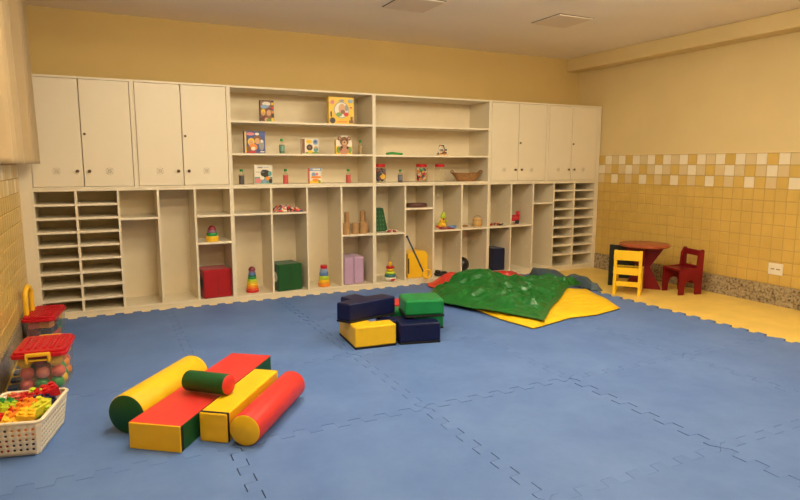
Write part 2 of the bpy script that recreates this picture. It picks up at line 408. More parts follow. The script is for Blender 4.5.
def roll(label, p, L, r, body, end, z=None, tilt=0, a=ang, group='front soft-play shapes'):
    t = thing('foam_roll', label, 'foam roll', (p[0], p[1], r if z is None else z), a, group)
    t.rotation_euler = (0, tilt, a)
    b = BM(); sweep(b, [(0, 0, 0), (.004, 0, 0), (.010, 0, 0), (L-.010, 0, 0), (L-.004, 0, 0), (L, 0, 0)], [r-.007, r-.0025, r, r, r-.0025, r-.007], 48); obj('body', b, body, t, 50)
    for xa, xb in ((-.0015, .0035), (L-.0035, L+.0015)):
        b = BM(); sweep(b, [(xa, 0, 0), (xb, 0, 0)], [r-.008, r-.003] if xa < 0 else [r-.003, r-.008], 48); obj('end_cover', b, end, t, 50)
    return t
roll('red foam roll with yellow ends, rightmost on the mat in the front group', (.047, -.030), .61, .076, v_red, v_yel)
roll('thick yellow foam roll with dark green ends, leftmost of the front group', (-.432, .352), .62, .097, v_yel, v_grn)
roll('short dark green foam roll with red end lying across the two bars', (-.132, .466), .262, .052, v_grn, v_red, z=.1825, tilt=-.052, a=math.atan2(-.183, .159))

# ------------------------------------------------------------------ stacked navy / yellow / green blocks
def block(label, o, a, cells, u, z0, h, m, base=True, nm='foam_block', r=.012):
    t = thing(nm, label, 'foam block', (o[0], o[1], z0), a, 'stacked soft-play blocks')
    poly = [(x*u[0], y*u[1]) for x, y in cells]
    b = BM(); prism(b, poly, .014, h); q = obj('cover', b, m, t, 0); bevmod(q, r, 4)
    b = BM(); prism(b, poly, 0, .016); q = obj('base_fabric', b, v_blk, t, 0); bevmod(q, .004, 2)
    return t
# yellow L : long arm runs back along its left side, foot to the right at the front
block('yellow L-shaped foam block at the front, carrying the navy block', (1.046, 1.085), -.085, [(0, 0), (2, 0), (2, 1), (1, 1), (1, 3), (0, 3)], (.153, .135), 0, .160, v_yel)
# lower navy S
block('navy foam block on the mat beneath the bright green block', (1.378, 1.057), -.235, [(0, 0), (2, 0), (2, 1), (1, 1), (1, 2), (-.85, 2), (-.85, 1), (0, 1)], (.152, .128), 0, .150, v_nav)
# upper navy T
block('navy T-shaped foam block on top of the yellow one', (1.050, 1.200), 0, [(0, 0), (.410, .098), (.368, .236), (.215, .200), (.178, .328), (.030, .262), (.062, .150), (-.062, .098)], (1, 1), .161, .141, v_nav)
block('bright green rectangular foam block on top at the right of the stack', (1.474, 1.160), -.262, [(0, 0), (1, 0), (1, 1), (0, 1)], (.298, .262), .161, .132, v_lgr, r=.02)
block('green foam block on the mat at the back right, under the bright green block', (1.47, 1.412), -.25, [(0, 0), (1, 0), (1, 1), (0, 1)], (.43, .15), 0, .160, v_lgr)
block('small red foam block behind the stack, seen only between navy and green', (1.565, 1.60), -.2, [(0, 0), (1, 0), (1, 1), (0, 1)], (.17, .2), 0, .165, v_red)

# ------------------------------------------------------------------ cloths on the floor
def poly_at(P, t):
    # P list of points, uniform by length
    seg = [(Vector(P[i+1])-Vector(P[i])).length for i in range(len(P)-1)]; T = sum(seg)*t
    for i, s in enumerate(seg):
        if T <= s or i == len(seg)-1: return Vector(P[i]).lerp(Vector(P[i+1]), min(1, T/s))
        T -= s
def sstep(x): x = max(0, min(1, x)); return x*x*(3-2*x)
def cloth(name, label, bottom, right, top, left, hf, mats, n=(90, 60), th=.005, hem=None):
    # Coons patch: bottom/top run u, left/right run v
    b = BM(); V = []
    for i in range(n[0]+1):
        u = i/n[0]; row = []
        for j in range(n[1]+1):
            v = j/n[1]
            p = poly_at(bottom, u)*(1-v)+poly_at(top, u)*v+poly_at(left, v)*(1-u)+poly_at(right, v)*u
            p -= Vector(bottom[0])*(1-u)*(1-v)+Vector(bottom[-1])*u*(1-v)+Vector(top[0])*(1-u)*v+Vector(top[-1])*u*v
            row.append(b.verts.new((p.x, p.y, hf(p.x, p.y, u, v))))
        V.append(row)
    for i in range(n[0]):
        for j in range(n[1]):
            f = b.faces.new((V[i][j], V[i+1][j], V[i+1][j+1], V[i][j+1]))
            if hem and (i < 1 or j < 1 or i >= n[0]-1 or j >= n[1]-1): f.material_index = 1
    o = obj(name, b, mats, smooth=80)
    s = o.modifiers.new('Solidify', 'SOLIDIFY'); s.thickness = th; s.offset = 1
    return tag(o, label, 'play cloth', 'cloths heaped on the mats')
def g2(x, y, cx, cy, sx, sy): return math.exp(-((x-cx)/sx)**2-((y-cy)/sy)**2)
def ridge(x, y, f, seed, a=0.0):
    xr, yr = x*cos(a)+y*sin(a), -x*sin(a)+y*cos(a)
    return 1-abs(noise.noise(Vector((xr*f, yr*f*.45, seed))))*2.2
def lump(x, y):
    return (+.130*g2(x, y, 2.86, 2.36, .25, .30)+.045*g2(x, y, 2.55, 1.95, .25, .30)+.065*g2(x, y, 3.20, 2.10, .36, .30)
            + .05*g2(x, y, 3.62, 1.98, .3, .25)+.05*g2(x, y, 2.8, 1.55, .3, .40))
def hy(x, y, u, v):
    e = min(u, 1-u, v, 1-v)
    return .006+.014*sstep(e/.06)+.6*lump(x, y)*sstep(e/.25)*.5+.045*g2(x, y, 3.62, 1.62, .22, .26)*sstep(e/.2)+.007*ridge(x, y, 9, 3.0, 1.35)*sstep(e/.08)+.003*ridge(x, y, 22, 4.0, 1.2)*sstep(e/.05)+.010*sstep(1-e/.03)*max(0, noise.noise(Vector((x*5, y*5, 8))))
def hg(x, y, u, v):
    e = min(u, 1-u, v, 1-v); k = sstep(e/.13)
    w = .042*ridge(x, y, 3.6, 1.0, .95)+.040*ridge(x, y, 7.5, 5.0, .25)+.024*ridge(x, y, 14.0, 7.0, 1.1)+.006*noise.noise(Vector((x*25, y*25, 2)))
    zg = .034+.016*sstep(e/.05)+k*(lump(x, y)+w*.9-.034)+.025*g2(x, y, 3.85, 1.95, .25, .3)+.03*g2(x, y, 3.4, 1.65, .4, .2)*(1-k)+.002*sin(90*x)*(1-sstep(e/.06))
    under = (.044+.3*lump(x, y)+.045*g2(x, y, 3.62, 1.62, .22, .26))*sstep((2.12-y)/.1)*sstep((x-2.34)/.1)
    return max(zg, under+.004*(1+w*8))
cloth('play_cloth', 'shiny green padded cloth heaped on top of the pile', [(2.63, .99), (3.0, 1.33), (3.55, 1.76), (3.94, 1.965)], [(3.94, 1.965), (3.78, 2.15), (3.6, 2.32)],
      [(2.42, 2.45), (2.75, 2.60), (3.15, 2.60), (3.6, 2.32)], [(2.63, .99), (2.49, 1.32), (2.36, 1.70), (2.25, 1.99), (2.28, 2.25), (2.42, 2.45)], hg, [cl_g, v_blk], (210, 150))
cloth('play_cloth', 'yellow padded cloth showing from under the green one at the right', [(2.50, .965), (2.68, 1.005), (2.98, 1.09), (3.26, 1.07), (3.62, 1.15)], [(3.62, 1.15), (3.78, 1.47), (3.93, 1.9)],
      [(2.44, 1.78), (2.9, 2.0), (3.4, 2.02), (3.93, 1.9)], [(2.50, .965), (2.44, 1.33), (2.44, 1.78)], hy, [cl_y, v_blk], (130, 80), .008)
def hr(x, y, u, v):
    e = min(u, 1-u, v, 1-v); k = sstep(e/.2)
    return .01+k*(.075*g2(x, y, 2.85, 2.76, .25, .15)+.055*g2(x, y, 3.7, 2.75, .4, .15)+.03*ridge(x, y, 6, 9.0, .3)+.012*ridge(x, y, 13, 4.0, .8)+.01)
cloth('play_cloth', 'crumpled red cloth behind the green one, against the cabinets', [(2.58, 2.63), (2.9, 2.67), (3.4, 2.66), (3.70, 2.58)], [(3.70, 2.58), (3.82, 2.72), (3.84, 2.93)],
      [(2.62, 2.90), (3.1, 2.95), (3.84, 2.93)], [(2.58, 2.63), (2.55, 2.75), (2.62, 2.90)], hr, [cl_r], (110, 40))
def hs(x, y, u, v):
    e = min(u, 1-u, v, 1-v); k = sstep(min(v, 1-v)/.35)*sstep(min(u, 1-u)/.06)
    return .004+.012*sstep(e/.04)+k*(.062+.03*ridge(x, y, 5, 6.0, 1.9))
cloth('play_cloth', 'slate grey cloth rolled along the far right side of the pile', [(3.90, 2.62), (3.94, 2.35), (3.975, 2.05), (3.985, 1.88)], [(3.985, 1.88), (4.02, 1.82), (4.06, 1.80)],
      [(4.02, 2.93), (4.16, 2.55), (4.16, 2.1), (4.06, 1.80)], [(3.90, 2.62), (3.91, 2.80), (4.02, 2.93)], hs, [cl_b], (90, 30))

# ------------------------------------------------------------------ table and chairs
t = thing('play_table', 'round red-brown wooden childrens table on an hourglass cross base by the tiled wall', 'table', (4.600, 1.783, FL))
b = BM(); lathe(b, [(0, .452), (.246, .452), (.252, .460), (.250, .474), (.243, .478), (0, .478)], seg=48); obj('table_top', b, w_top, t, 40)
for k, a in enumerate((math.atan2(.64, .77), math.atan2(-.77, .64))):
    b = BM(); pr = [(-.24, 0), (-.13, 0), (0, .02), (.13, 0), (.24, 0), (.065, .235), (.235, .452), (-.235, .452), (-.065, .235)]
    pr = [(-.185, 0), (.185, 0), (.065, .235), (.20, .452), (-.20, .452), (-.065, .235)]
    lo = prism(b, pr, -.012, .012, M=Matrix.Rotation(a, 4, 'Z') @ Matrix.Rotation(pi/2, 4, 'X'))
    obj('base_panel', b, w_red, t, 0)
def slat_chair(label, p, a, m, hh=.45, s=.030):
    # p: rear left leg foot; local x along the back (to its right), local y towards the seat front
    t = thing('slat_chair', label, 'chair', (p[0], p[1], FL), a, 'childrens chairs at the round table')
    W, Dp = .265, .235
    for x in (0, W-s):
        b = BM(); bx(b, x, x+s, -.0, .034, 0, hh, bev=.003); obj('leg', b, m, t, 0)
        b = BM(); bx(b, x, x+s, Dp-.034, Dp, 0, .262, bev=.003); obj('leg', b, m, t, 0)
    b = BM(); bx(b, s, W-s, .003, .022, hh-.098, hh-.004, bev=.003); bx(b, 0, W, -.006, .004, hh-.10, hh, bev=.003); obj('back_rail', b, m, t, 0)
    b = BM(); bx(b, -.002, W+.002, .034, Dp+.012, .245, .264, bev=.003); bx(b, s, W-s, .004, .022, .205, .275); obj('seat', b, m, t, 0)
    b = BM(); bx(b, s, W-s, .004, .022, .085, .135, bev=.003); obj('stretcher', b, m, t, 0)
    for x in (.006, W-.022):
        b = BM(); bx(b, x, x+.016, .034, Dp-.034, .09, .13); bx(b, x, x+.016, .034, Dp-.034, .205, .245); obj('side_rail', b, m, t, 0)
    return t
slat_chair('small bright yellow wooden slat chair with its back to the mats', (4.105, 1.715), math.atan2(-.229, .134)+.13, w_yel)
slat_chair('small black-green wooden chair hidden behind the yellow chair', (4.405, 2.072), math.atan2(-.72, .69), w_dkg, .444, .045)
t = thing('panel_chair', 'small dark red wooden chair with arched sides, by the tiled wall', 'chair', (4.643, 1.363, FL), math.atan2(-.058, .264), 'childrens chairs at the round table')
W, Dp = .262, .268
side = [(0, 0), (.060, 0), (.068, .10), (.085, .132), (.125, .145), (.165, .135), (.185, .105), (.19, 0), (.265, 0), (.268, .20), (.272, .44), (.262, .455), (.236, .455), (.205, .40), (.195, .272), (.06, .262), (.012, .262), (0, .25)]
for y in (0, W-.018):
    b = BM(); prism(b, side, 0, .018, M=Matrix.Translation((0, y+.018, 0)) @ Matrix.Rotation(pi/2, 4, 'X')); bevmod(obj('side_panel', b, w_red, t, 0), .003, 2)
b = BM(); bx(b, .004, .235, .018, W-.018, .238, .258, bev=.004); obj('seat', b, w_red, t, 0)
b = BM(); bx(b, .222, .240, .018, W-.018, .388, .448, bev=.004); bx(b, .222, .240, .018, W-.018, .258, .288, bev=.004)
bx(b, .222, .240, .018, .036, .286, .390); bx(b, .222, .240, W-.036, W-.018, .286, .390); obj('backrest', b, w_red, t, 0)
b = BM(); bx(b, .215, .232, .018, W-.018, .10, .15, bev=.003); obj('stretcher', b, w_red, t, 0)

# wall outlet
t = thing('wall_outlet', 'square cream double socket plate on the yellow tiles', 'outlet', (XR-.007, .705, .322))
b = BM(); box(b, (-.004, 0, 0), (.008, .135, .108), bev=.003); obj('plate', b, p_wht, t, 0)
for y in (-.026, .026):
    b = BM(); box(b, (-.0085, y, 0), (.002, .034, .010)); obj('socket_slot', b, mat('slot_brown', (.25, .18, .09), .6), t, 0)

# ------------------------------------------------------------------ curtain on the left wall
b = BM(); NY, NZ = 420, 40; Y0, Y1 = -1.2, 2.88; V = []
for i in range(NY+1):
    s = i/NY; row = []
    for j in range(NZ+1):
        v = j/NZ; z = 1.283+v*(ZC-.035-1.283)
        y = Y0+(Y1-Y0)*s
        ph = (y-2.82)*2*pi/.37+pi/2+.35*sin((y-2.82)*3.1)+.5*noise.noise(Vector((y*1.5, v*.7, 0)))*min(1, (Y1-y)*2)
        amp = .068*(1-.15*v)+.008*noise.noise(Vector((y*3, 4, v)))
        x = -.948+amp*sin(ph)+.014*sin(2*ph+1)*sin(y*5)+.006*(1-v)
        if i > NY-8: x -= .05*((i-(NY-8))/8)**2
        row.append(b.verts.new((x, y+.02*cos(ph), z)))
    V.append(row)
for i in range(NY):
    for j in range(NZ): b.faces.new((V[i][j], V[i+1][j], V[i+1][j+1], V[i][j+1]))
t = thing('curtain', 'pleated beige curtain hanging on the left wall beside the cupboard', 'curtain', (0, 0, 0))
o = obj('fabric', b, curt, t, 80); s = o.modifiers.new('Solidify', 'SOLIDIFY'); s.thickness = .003
b = BM(); bx(b, -1.0, -.91, Y0, Y1+.03, ZC-.035, ZC); obj('track', b, shade, t, 0)

# ------------------------------------------------------------------ things on the shelves
def art_box(label, x0, x1, y, zb, h, d, base, shapes, rz=0.0, nm='game_box', cat='box', group='boxes on the open shelf', edge_m=None):
    w = x1-x0
    t = thing(nm, label, cat, ((x0+x1)/2, y, zb), rz, group)
    b = BM(); bx(b, -w/2, w/2, .0, d, 0, h, bev=.0015); obj('carton', b, base, t, 0)
    b = BM(); ms = []
    for k, sh in enumerate(shapes):
        m = sh[-1]
        if m not in ms: ms.append(m)
        mi = ms.index(m); th = .0006+.00025*k
        if sh[0] == 'r': _, a, c, e, f, _ = sh; bx(b, -w/2+a*w, -w/2+c*w, -th, 0, e*h, f*h, mi)
        elif sh[0] == 'e': _, a, c, e, f, _ = sh; disc(b, (-w/2+a*w, 0, c*h), 1, 'y', 18, mi, th, e*w, f*h)
    obj('cover_picture', b, ms, t, 0); return t
Bp = lambda n, c: mat('print_'+n, c, .4)
b_dk, b_sk, b_br, b_hair = Bp('dark', (.035, .025, .02)), Bp('skin', (.62, .34, .16)), Bp('brown', (.22, .085, .03)), Bp('deepred', (.12, .015, .015))
b_ye, b_or, b_re, b_bl = Bp('yellow', (.80, .52, .02)), Bp('orange', (.78, .26, .03)), Bp('red', (.60, .03, .03)), Bp('blue', (.045, .085, .28))
b_lb, b_wh, b_te, b_gr, b_gy = Bp('lightblue', (.20, .33, .52)), Bp('white', (.78, .72, .60)), Bp('teal', (.12, .32, .30)), Bp('green', (.14, .30, .05)), Bp('grey', (.30, .29, .28))
b_pk = Bp('pink', (.66, .20, .22))
Z1, Z2, Z3 = 1.0937, 1.3814, 1.6774
art_box('dark picture box with two faces, alone at the left of the top shelf', .912, 1.042, 3.07, Z3, .198, .045, b_dk,
        [('r', .02, .80, .03, .97, b_br), ('e', .45, .84, .3, .09, b_wh), ('e', .33, .70, .30, .09, b_lb), ('e', .60, .50, .26, .17, b_hair), ('e', .62, .42, .17, .14, b_sk), ('e', .22, .45, .16, .15, b_ye), ('e', .22, .38, .10, .10, b_sk),
         ('e', .30, .14, .26, .14, b_hair), ('e', .45, .10, .15, .1, b_sk), ('r', .80, .99, .03, .20, b_ye), ('r', .82, .97, .25, .36, b_dk), ('r', .82, .97, .40, .50, b_or), ('r', .82, .97, .60, .72, b_re), ('r', .82, .97, .78, .90, b_ye), ('r', .45, .75, .02, .14, b_gr)])
art_box('big bright yellow picture box with a round window on the top shelf', 1.573, 1.838, 3.02, Z3, .258, .06, b_ye,
        [('e', .50, .52, .30, .31, b_gy), ('e', .50, .52, .27, .28, b_wh), ('e', .52, .56, .14, .20, b_sk), ('e', .55, .45, .09, .08, b_br), ('e', .40, .35, .12, .08, b_gr), ('e', .68, .36, .1, .08, b_re), ('e', .70, .6, .07, .12, b_gy),
         ('e', .14, .80, .08, .08, b_pk), ('e', .86, .86, .09, .07, b_lb), ('e', .50, .87, .1, .05, b_gy), ('e', .14, .12, .11, .11, b_dk), ('e', .09, .35, .03, .12, b_dk), ('r', .80, .97, .03, .14, b_br), ('r', .86, .94, .14, .28, b_br), ('e', .88, .62, .05, .03, b_re), ('r', .34, .70, .05, .11, b_or)])
art_box('blue picture box with tan animal shapes at the left of the middle shelf', .745, .940, 3.03, Z2, .203, .05, b_bl,
        [('r', .02, .10, .02, .98, b_ye), ('r', .10, .98, .74, .98, b_bl), ('e', .30, .88, .20, .07, b_pk), ('e', .62, .88, .10, .06, b_wh), ('e', .62, .62, .20, .20, b_br), ('e', .62, .56, .12, .14, b_sk), ('e', .33, .52, .16, .18, b_ye), ('e', .33, .48, .10, .12, b_sk),
         ('e', .42, .28, .20, .16, b_or), ('e', .42, .22, .10, .08, b_wh), ('e', .82, .38, .12, .26, b_gy), ('e', .84, .55, .07, .07, b_wh), ('r', .75, .95, .05, .10, b_wh), ('r', .10, .55, .02, .10, b_re), ('e', .20, .20, .10, .14, b_br)])
art_box('small box with a brown round motif and blue corner on the middle shelf', 1.296, 1.468, 3.03, Z2, .147, .045, b_wh,
        [('r', .01, .17, .02, .98, b_br), ('e', .42, .80, .18, .14, b_ye), ('e', .80, .78, .15, .18, b_lb), ('e', .80, .80, .08, .08, b_bl), ('e', .45, .42, .18, .20, b_dk), ('e', .45, .42, .08, .09, b_br), ('e', .82, .30, .14, .2, b_te), ('e', .80, .42, .08, .08, b_sk), ('r', .20, .98, .02, .12, b_gr), ('e', .48, .14, .15, .1, b_ye)])
t = art_box('box with a cut-out brown bear face rising above its top edge, middle shelf', 1.645, 1.817, 3.03, Z2, .140, .04, b_ye,
        [('r', .02, .98, .55, .98, b_wh), ('e', .18, .30, .14, .24, b_gr), ('e', .85, .30, .13, .24, b_gr), ('e', .5, .30, .30, .36, Bp('salmon', (.50, .22, .13))), ('e', .28, .36, .09, .14, b_br), ('e', .72, .46, .07, .1, b_dk), ('e', .36, .48, .07, .09, b_dk)])
b = BM(); disc(b, (0, -.006, .125), .044, 'y', 24, 0, .006); disc(b, (-.05, -.006, .155), .020, 'y', 16, 0, .006); disc(b, (.05, -.006, .155), .020, 'y', 16, 0, .006)
disc(b, (0, -.0125, .110), .026, 'y', 16, 1, .002); disc(b, (-.05, -.0125, .155), .011, 'y', 12, 1, .001); disc(b, (.05, -.0125, .155), .011, 'y', 12, 1, .001)
disc(b, (-.016, -.0125, .137), .006, 'y', 10, 2, .002); disc(b, (.016, -.0125, .137), .006, 'y', 10, 2, .002); disc(b, (0, -.0146, .116), .007, 'y', 10, 2, .002)
for k in range(5): disc(b, (-.03+.015*k, -.004, .172+.006*(k % 2)), .008, 'y', 10, 3, .003)
obj('bear_face', b, [b_br, b_sk, b_dk, b_wh], t, 0)
art_box('white and teal picture box with a dark round shape, left on the bottom open shelf', .838, 1.012, 3.07, Z1, .178, .045, b_wh,
        [('r', .02, .98, .02, .38, b_te), ('e', .60, .56, .26, .20, b_dk), ('e', .50, .68, .12, .08, b_dk), ('e', .85, .55, .1, .14, b_te), ('e', .20, .18, .16, .14, b_pk), ('e', .42, .32, .12, .10, b_wh), ('e', .72, .30, .14, .10, b_or), ('e', .88, .16, .10, .12, b_dk), ('e', .55, .14, .10, .10, b_lb), ('r', .18, .45, .84, .92, b_gy), ('r', .08, .55, .62, .65, b_gy), ('r', .5, .8, .88, .9, b_lb)])
art_box('small book with a red spine and orange cover band on the bottom open shelf', 1.352, 1.484, 3.02, Z1, .152, .03, b_wh,
        [('r', 0, .10, 0, 1, b_re), ('r', .10, 1, .80, 1, b_lb), ('r', .35, .9, .85, .95, b_wh), ('r', .16, .96, .12, .74, b_wh), ('e', .40, .58, .16, .14, b_lb), ('e', .65, .60, .12, .10, b_pk), ('r', .22, .95, .34, .48, b_or), ('r', .12, .98, .02, .18, b_ye), ('e', .55, .22, .25, .1, b_or), ('e', .85, .12, .1, .1, b_gr)], nm='picture_book', cat='book')
def bottle(label, x, y, z, h, col, capc, r=.026, lab=None, clearb=False):
    t = thing('small_bottle', label, 'bottle', (x, y, z), 0, 'sensory bottles on the open shelves')
    b = BM(); hb = h*.72
    lathe(b, [(0, 0), (r*.92, 0), (r, .004), (r, hb*.86), (r*.8, hb*.97), (r*.5, hb*1.04), (r*.46, h*.86)], seg=20); obj('body', b, glass, t, 50)
    b = BM(); q = r-.002
    lathe(b, [(0, .003), (q, .003), (q, hb*.82), (0, hb*.82)], seg=20); obj('filling', b, col, t, 40)
    b = BM(); lathe(b, [(r*.58, h*.84), (r*.60, h*.845), (r*.60, h*.99), (r*.5, h), (0, h)], seg=18); obj('cap', b, capc, t, 40)
    if lab:
        b = BM(); lathe(b, [(r+.0006, hb*.25), (r+.0006, hb*.75)], seg=20); obj('paper_label', b, lab, t, 40)
fil_d, fil_t, fil_r, fil_b, fil_c = mat('fill_slate', (.055, .05, .07), .3), mat('fill_teal', (.05, .22, .17), .3), mat('fill_red', (.72, .07, .085), .3), mat('fill_blue', (.07, .08, .12), .3), mat('fill_tan', (.42, .30, .15), .4)
bottle('small dark slate bottle with green cap at the left end of the bottom open shelf', .703, 3.00, Z1, .142, fil_d, p_grn)
bottle('small red-filled bottle beside the white and teal box', 1.125, 3.02, Z1, .142, fil_r, p_grn)
bottle('small red-filled bottle at the right end of the bottom open shelf', 1.762, 3.00, Z1, .140, fil_r, p_grn)
bottle('small teal bottle with green cap in the middle of the middle shelf', 1.099, 3.03, Z2, .140, fil_t, p_grn, lab=mat('label_teal', (.16, .33, .27), .5))
bottle('small clear bottle with green cap at the right end of the middle shelf', 1.915, 3.05, Z2, .142, fil_c, p_grn, r=.023)
bottle('small blue-grey bottle with a striped label between two jars', 2.343, 2.998, Z1, .135, fil_b, p_grn, lab=mat('label_grey', (.18, .18, .22), .5))
def jar(label, x, y, r=.062, h=.19):
    t = thing('jar', label, 'jar', (x, y, Z1), 0, 'red-lidded jars on the open shelf')
    b = BM(); lathe(b, [(0, 0), (r*.94, 0), (r, .006), (r, h*.74), (r*.9, h*.82), (r*.82, h*.86)], seg=32); obj('body', b, glass, t, 50)
    b = BM(); lathe(b, [(r*.84, h*.84), (r*.90, h*.845), (r*.90, h*.985), (r*.84, h), (0, h)], seg=32); obj('lid', b, p_red, t, 40)
def jar_fill(x, y, cols, label, size, n, hmax, r=.052, ball=False):
    b = BM(); ms = list(cols)
    for k in range(n):
        a = random.uniform(0, 2*pi); rr = r*math.sqrt(random.uniform(.3, 1))*.86; z = size*.8+(hmax-size)*k/n
        p = (x+rr*cos(a), y+rr*sin(a), Z1+.004+z); m = random.randrange(len(ms))
        if ball: sphere(b, p, size*.62, m, 12, 8)
        else: box(b, p, (size, size*.8, size*.7), m, Matrix.Rotation(random.uniform(0, 3), 3, Vector((random.random(), random.random(), random.random()+.1)).normalized()), bev=.002, seg=1)
    return tag(obj('toy_counters', b, ms, smooth=40), label, 'toy pieces', None, 'stuff')
jar('red-lidded jar full of dark pieces with one yellow disc, left end of shelf', 2.130, 3.045, .063)
jar_fill(2.130, 3.045, [p_blk, p_blk, p_mar, fil_d], 'dark round pieces inside the left red-lidded jar', .036, 46, .135, ball=True)
b = BM(); lathe(b, [(0, -.006), (.024, -.006), (.028, 0), (.024, .006), (0, .006)], seg=20); bmesh.ops.rotate(b, cent=(0, 0, 0), matrix=Matrix.Rotation(pi/2, 3, 'X'), verts=b.verts[:])
tag(obj('yellow_counter', b, p_yel, smooth=40, loc=(2.138, 2.991, Z1+.062)), 'yellow disc pressed to the glass of the dark-filled jar', 'toy piece')
jar('red-lidded jar full of multicoloured toy pieces, the middle jar', 2.620, 3.045, .066)
jar_fill(2.620, 3.045, [p_red, p_red, p_blk, p_org, p_grn, p_yel, p_wht, p_nav], 'multicoloured toy pieces filling the middle jar', .026, 80, .140)
jar('empty clear jar with a red lid beside the wicker basket', 2.846, 3.045, .058)
t = thing('wicker_basket', 'brown wicker bread basket with end handles on the open shelf', 'basket', (3.235, 3.115, Z1))
b = BM(); lathe(b, [(0, .003), (.105, .003), (.110, .0), (.118, .006), (.150, .045), (.185, .088), (.190, .092), (.182, .094), (.145, .050), (.108, .012), (0, .010)], seg=44, sy=.62)
for v in b.verts: v.co.z += .006*max(0, abs(v.co.x)-.12)/.07
obj('bowl', b, wick, t, 60)
for s in (-1, 1):
    b = BM(); sweep(b, [(s*.175, -.04, .088), (s*.190, -.032, .112), (s*.196, 0, .122), (s*.190, .032, .112), (s*.175, .04, .088)], .006, 8); obj('handle', b, wick, t, 60)
b = BM()
for k in range(4): sweep(b, [(-.085, -.018+.012*k, .012), (-.03, -.02+.012*k, .018+.004*(k % 2)), (.085, -.018+.012*k, .012)], .0105, 8)
tag(obj('skipping_rope', b, mat('rope_green', (.03, .33, .05), .5), smooth=60, loc=(2.285, 3.02, 1.3765)), 'bright green bundled band lying on the shelf above the jars', 'rope')
t = thing('bead_maze', 'small wire bead maze toy on the shelf above the jars', 'toy', (2.875, 3.05, 1.376))
b = BM(); bx(b, -.055, .055, -.035, .035, 0, .012, bev=.002); obj('base', b, woodl, t, 0)
for k, (c, y) in enumerate(((p_wht, -.015), (p_blk, .01), (p_wht, .02))):
    b = BM(); sweep(b, [(-.045+.012*k, y, .01), (-.045+.012*k, y, .085), (-.02, y, .115), (.02, y, .112), (.045-.012*k, y, .08), (.045-.012*k, y, .01)], .0045, 8); obj('wire', b, c, t, 60)
b = BM()
b.free()
for k in range(26):
    b = BM(); c = (random.uniform(-.045, .045), random.uniform(-.02, .02), .018+.045*random.random()**1.5) if k < 22 else (-.03+.02*(k-22), -.015, .108)
    sphere(b, c, .011 if k < 22 else .008, 0, 10, 6); obj('bead', b, [p_blk, p_wht, p_org, p_nav][k % 4], t, 60)

# lower cubbies
def cups(label, x, y, z, tiers, h, top, group=None, cat='stacking toy'):
    t = thing('stacking_toy', label, cat, (x, y, z), 0, group)
    n = len(tiers); zz = 0
    for k, (r, c, hh) in enumerate(tiers):
        b = BM(); lathe(b, [(0, zz), (r*.93, zz), (r, zz+hh*.15), (r, zz+hh*.8), (r*.95, zz+hh*.985), (0, zz+hh*.985)], seg=28); obj('cup', b, c, t, 50); zz += hh
    if top:
        r, c, hh = top; b = BM(); lathe(b, [(r, zz)]+[(r*cos(a*pi/16), zz+hh*sin(a*pi/16)) for a in range(1, 8)]+[(0, zz+hh)], seg=24); obj('dome', b, c, t, 60)
    return t
S = .0455
cups('small stack of yellow, green and purple cups with maroon dome on cubby shelf', .425, 3.045, .5735, [(.058, p_yel, .052), (.048, p_grn, .028), (.040, p_pur, .026)], 0, (.037, p_mar, .042))
rb = [p_red, mat('plastic_redorange', (.72, .09, .015), .3), p_org, p_yel, mat('plastic_lemon', (.70, .55, .03), .3), p_lim, p_grn, p_teal, p_blu, p_pur]
cups('tall rainbow stack of cups with a maroon dome, beside the red fabric cube', .797, 3.13, S, [(.062-.0035*k, c, .0215) for k, c in enumerate(rb)], 0, (.034, p_mar, .036))
r2 = [p_org, p_yel, p_lim, p_blu, p_lb if False else mat('plastic_sky', (.25, .36, .55), .35), p_red]
cups('rainbow stack of cups with a red top, between the green and lilac cubes', 1.518, 3.09, S, [(.062-.0055*k, c, .0365) for k, c in enumerate(r2)], 0, None)
def fabric_cube(label, x0, x1, y, h, d, m, hole=None, seam=True, nm='fabric_cube', rz=0.0):
    w = x1-x0; t = thing(nm, label, 'cube', ((x0+x1)/2, y, S), rz, 'fabric cubes in the cubbies')
    b = BM(); bx(b, -w/2, w/2, 0, d, 0, h); bevmod(obj('body', b, m, t, 0), .012, 3)
    if seam:
        b = BM(); bx(b, -.0012, .0012, -.001, .002, .012, h-.01); obj('seam', b, dark, t, 0)
    if hole:
        b = BM(); disc(b, (-w/2, d*.30, h*.52), .05, 'x', 24, 0, .0015); obj('hand_hole', b, hole, t, 0)
    return t
fabric_cube('red fabric cube with a centre seam in the lowest left cubby', .324, .584, 3.008, .268, .25, fredc, p_blk, rz=.12)
fabric_cube('dark green fabric cube with a pale round hole in its side', 1.022, 1.280, 3.025, .266, .25, fgrnc, p_wht, rz=.15)
fabric_cube('left lilac fabric block of the pair standing together', 1.722, 1.830, 3.04, .285, .27, lilac, None, False, 'fabric_block')
fabric_cube('right lilac fabric block of the pair standing together', 1.833, 1.941, 3.04, .285, .27, lilac, None, False, 'fabric_block')
fabric_cube('navy fabric block with rounded top in the cubby under the red odds and ends', 3.585, 3.755, 3.06, .262, .25, fnavc, None, False, 'fabric_block')
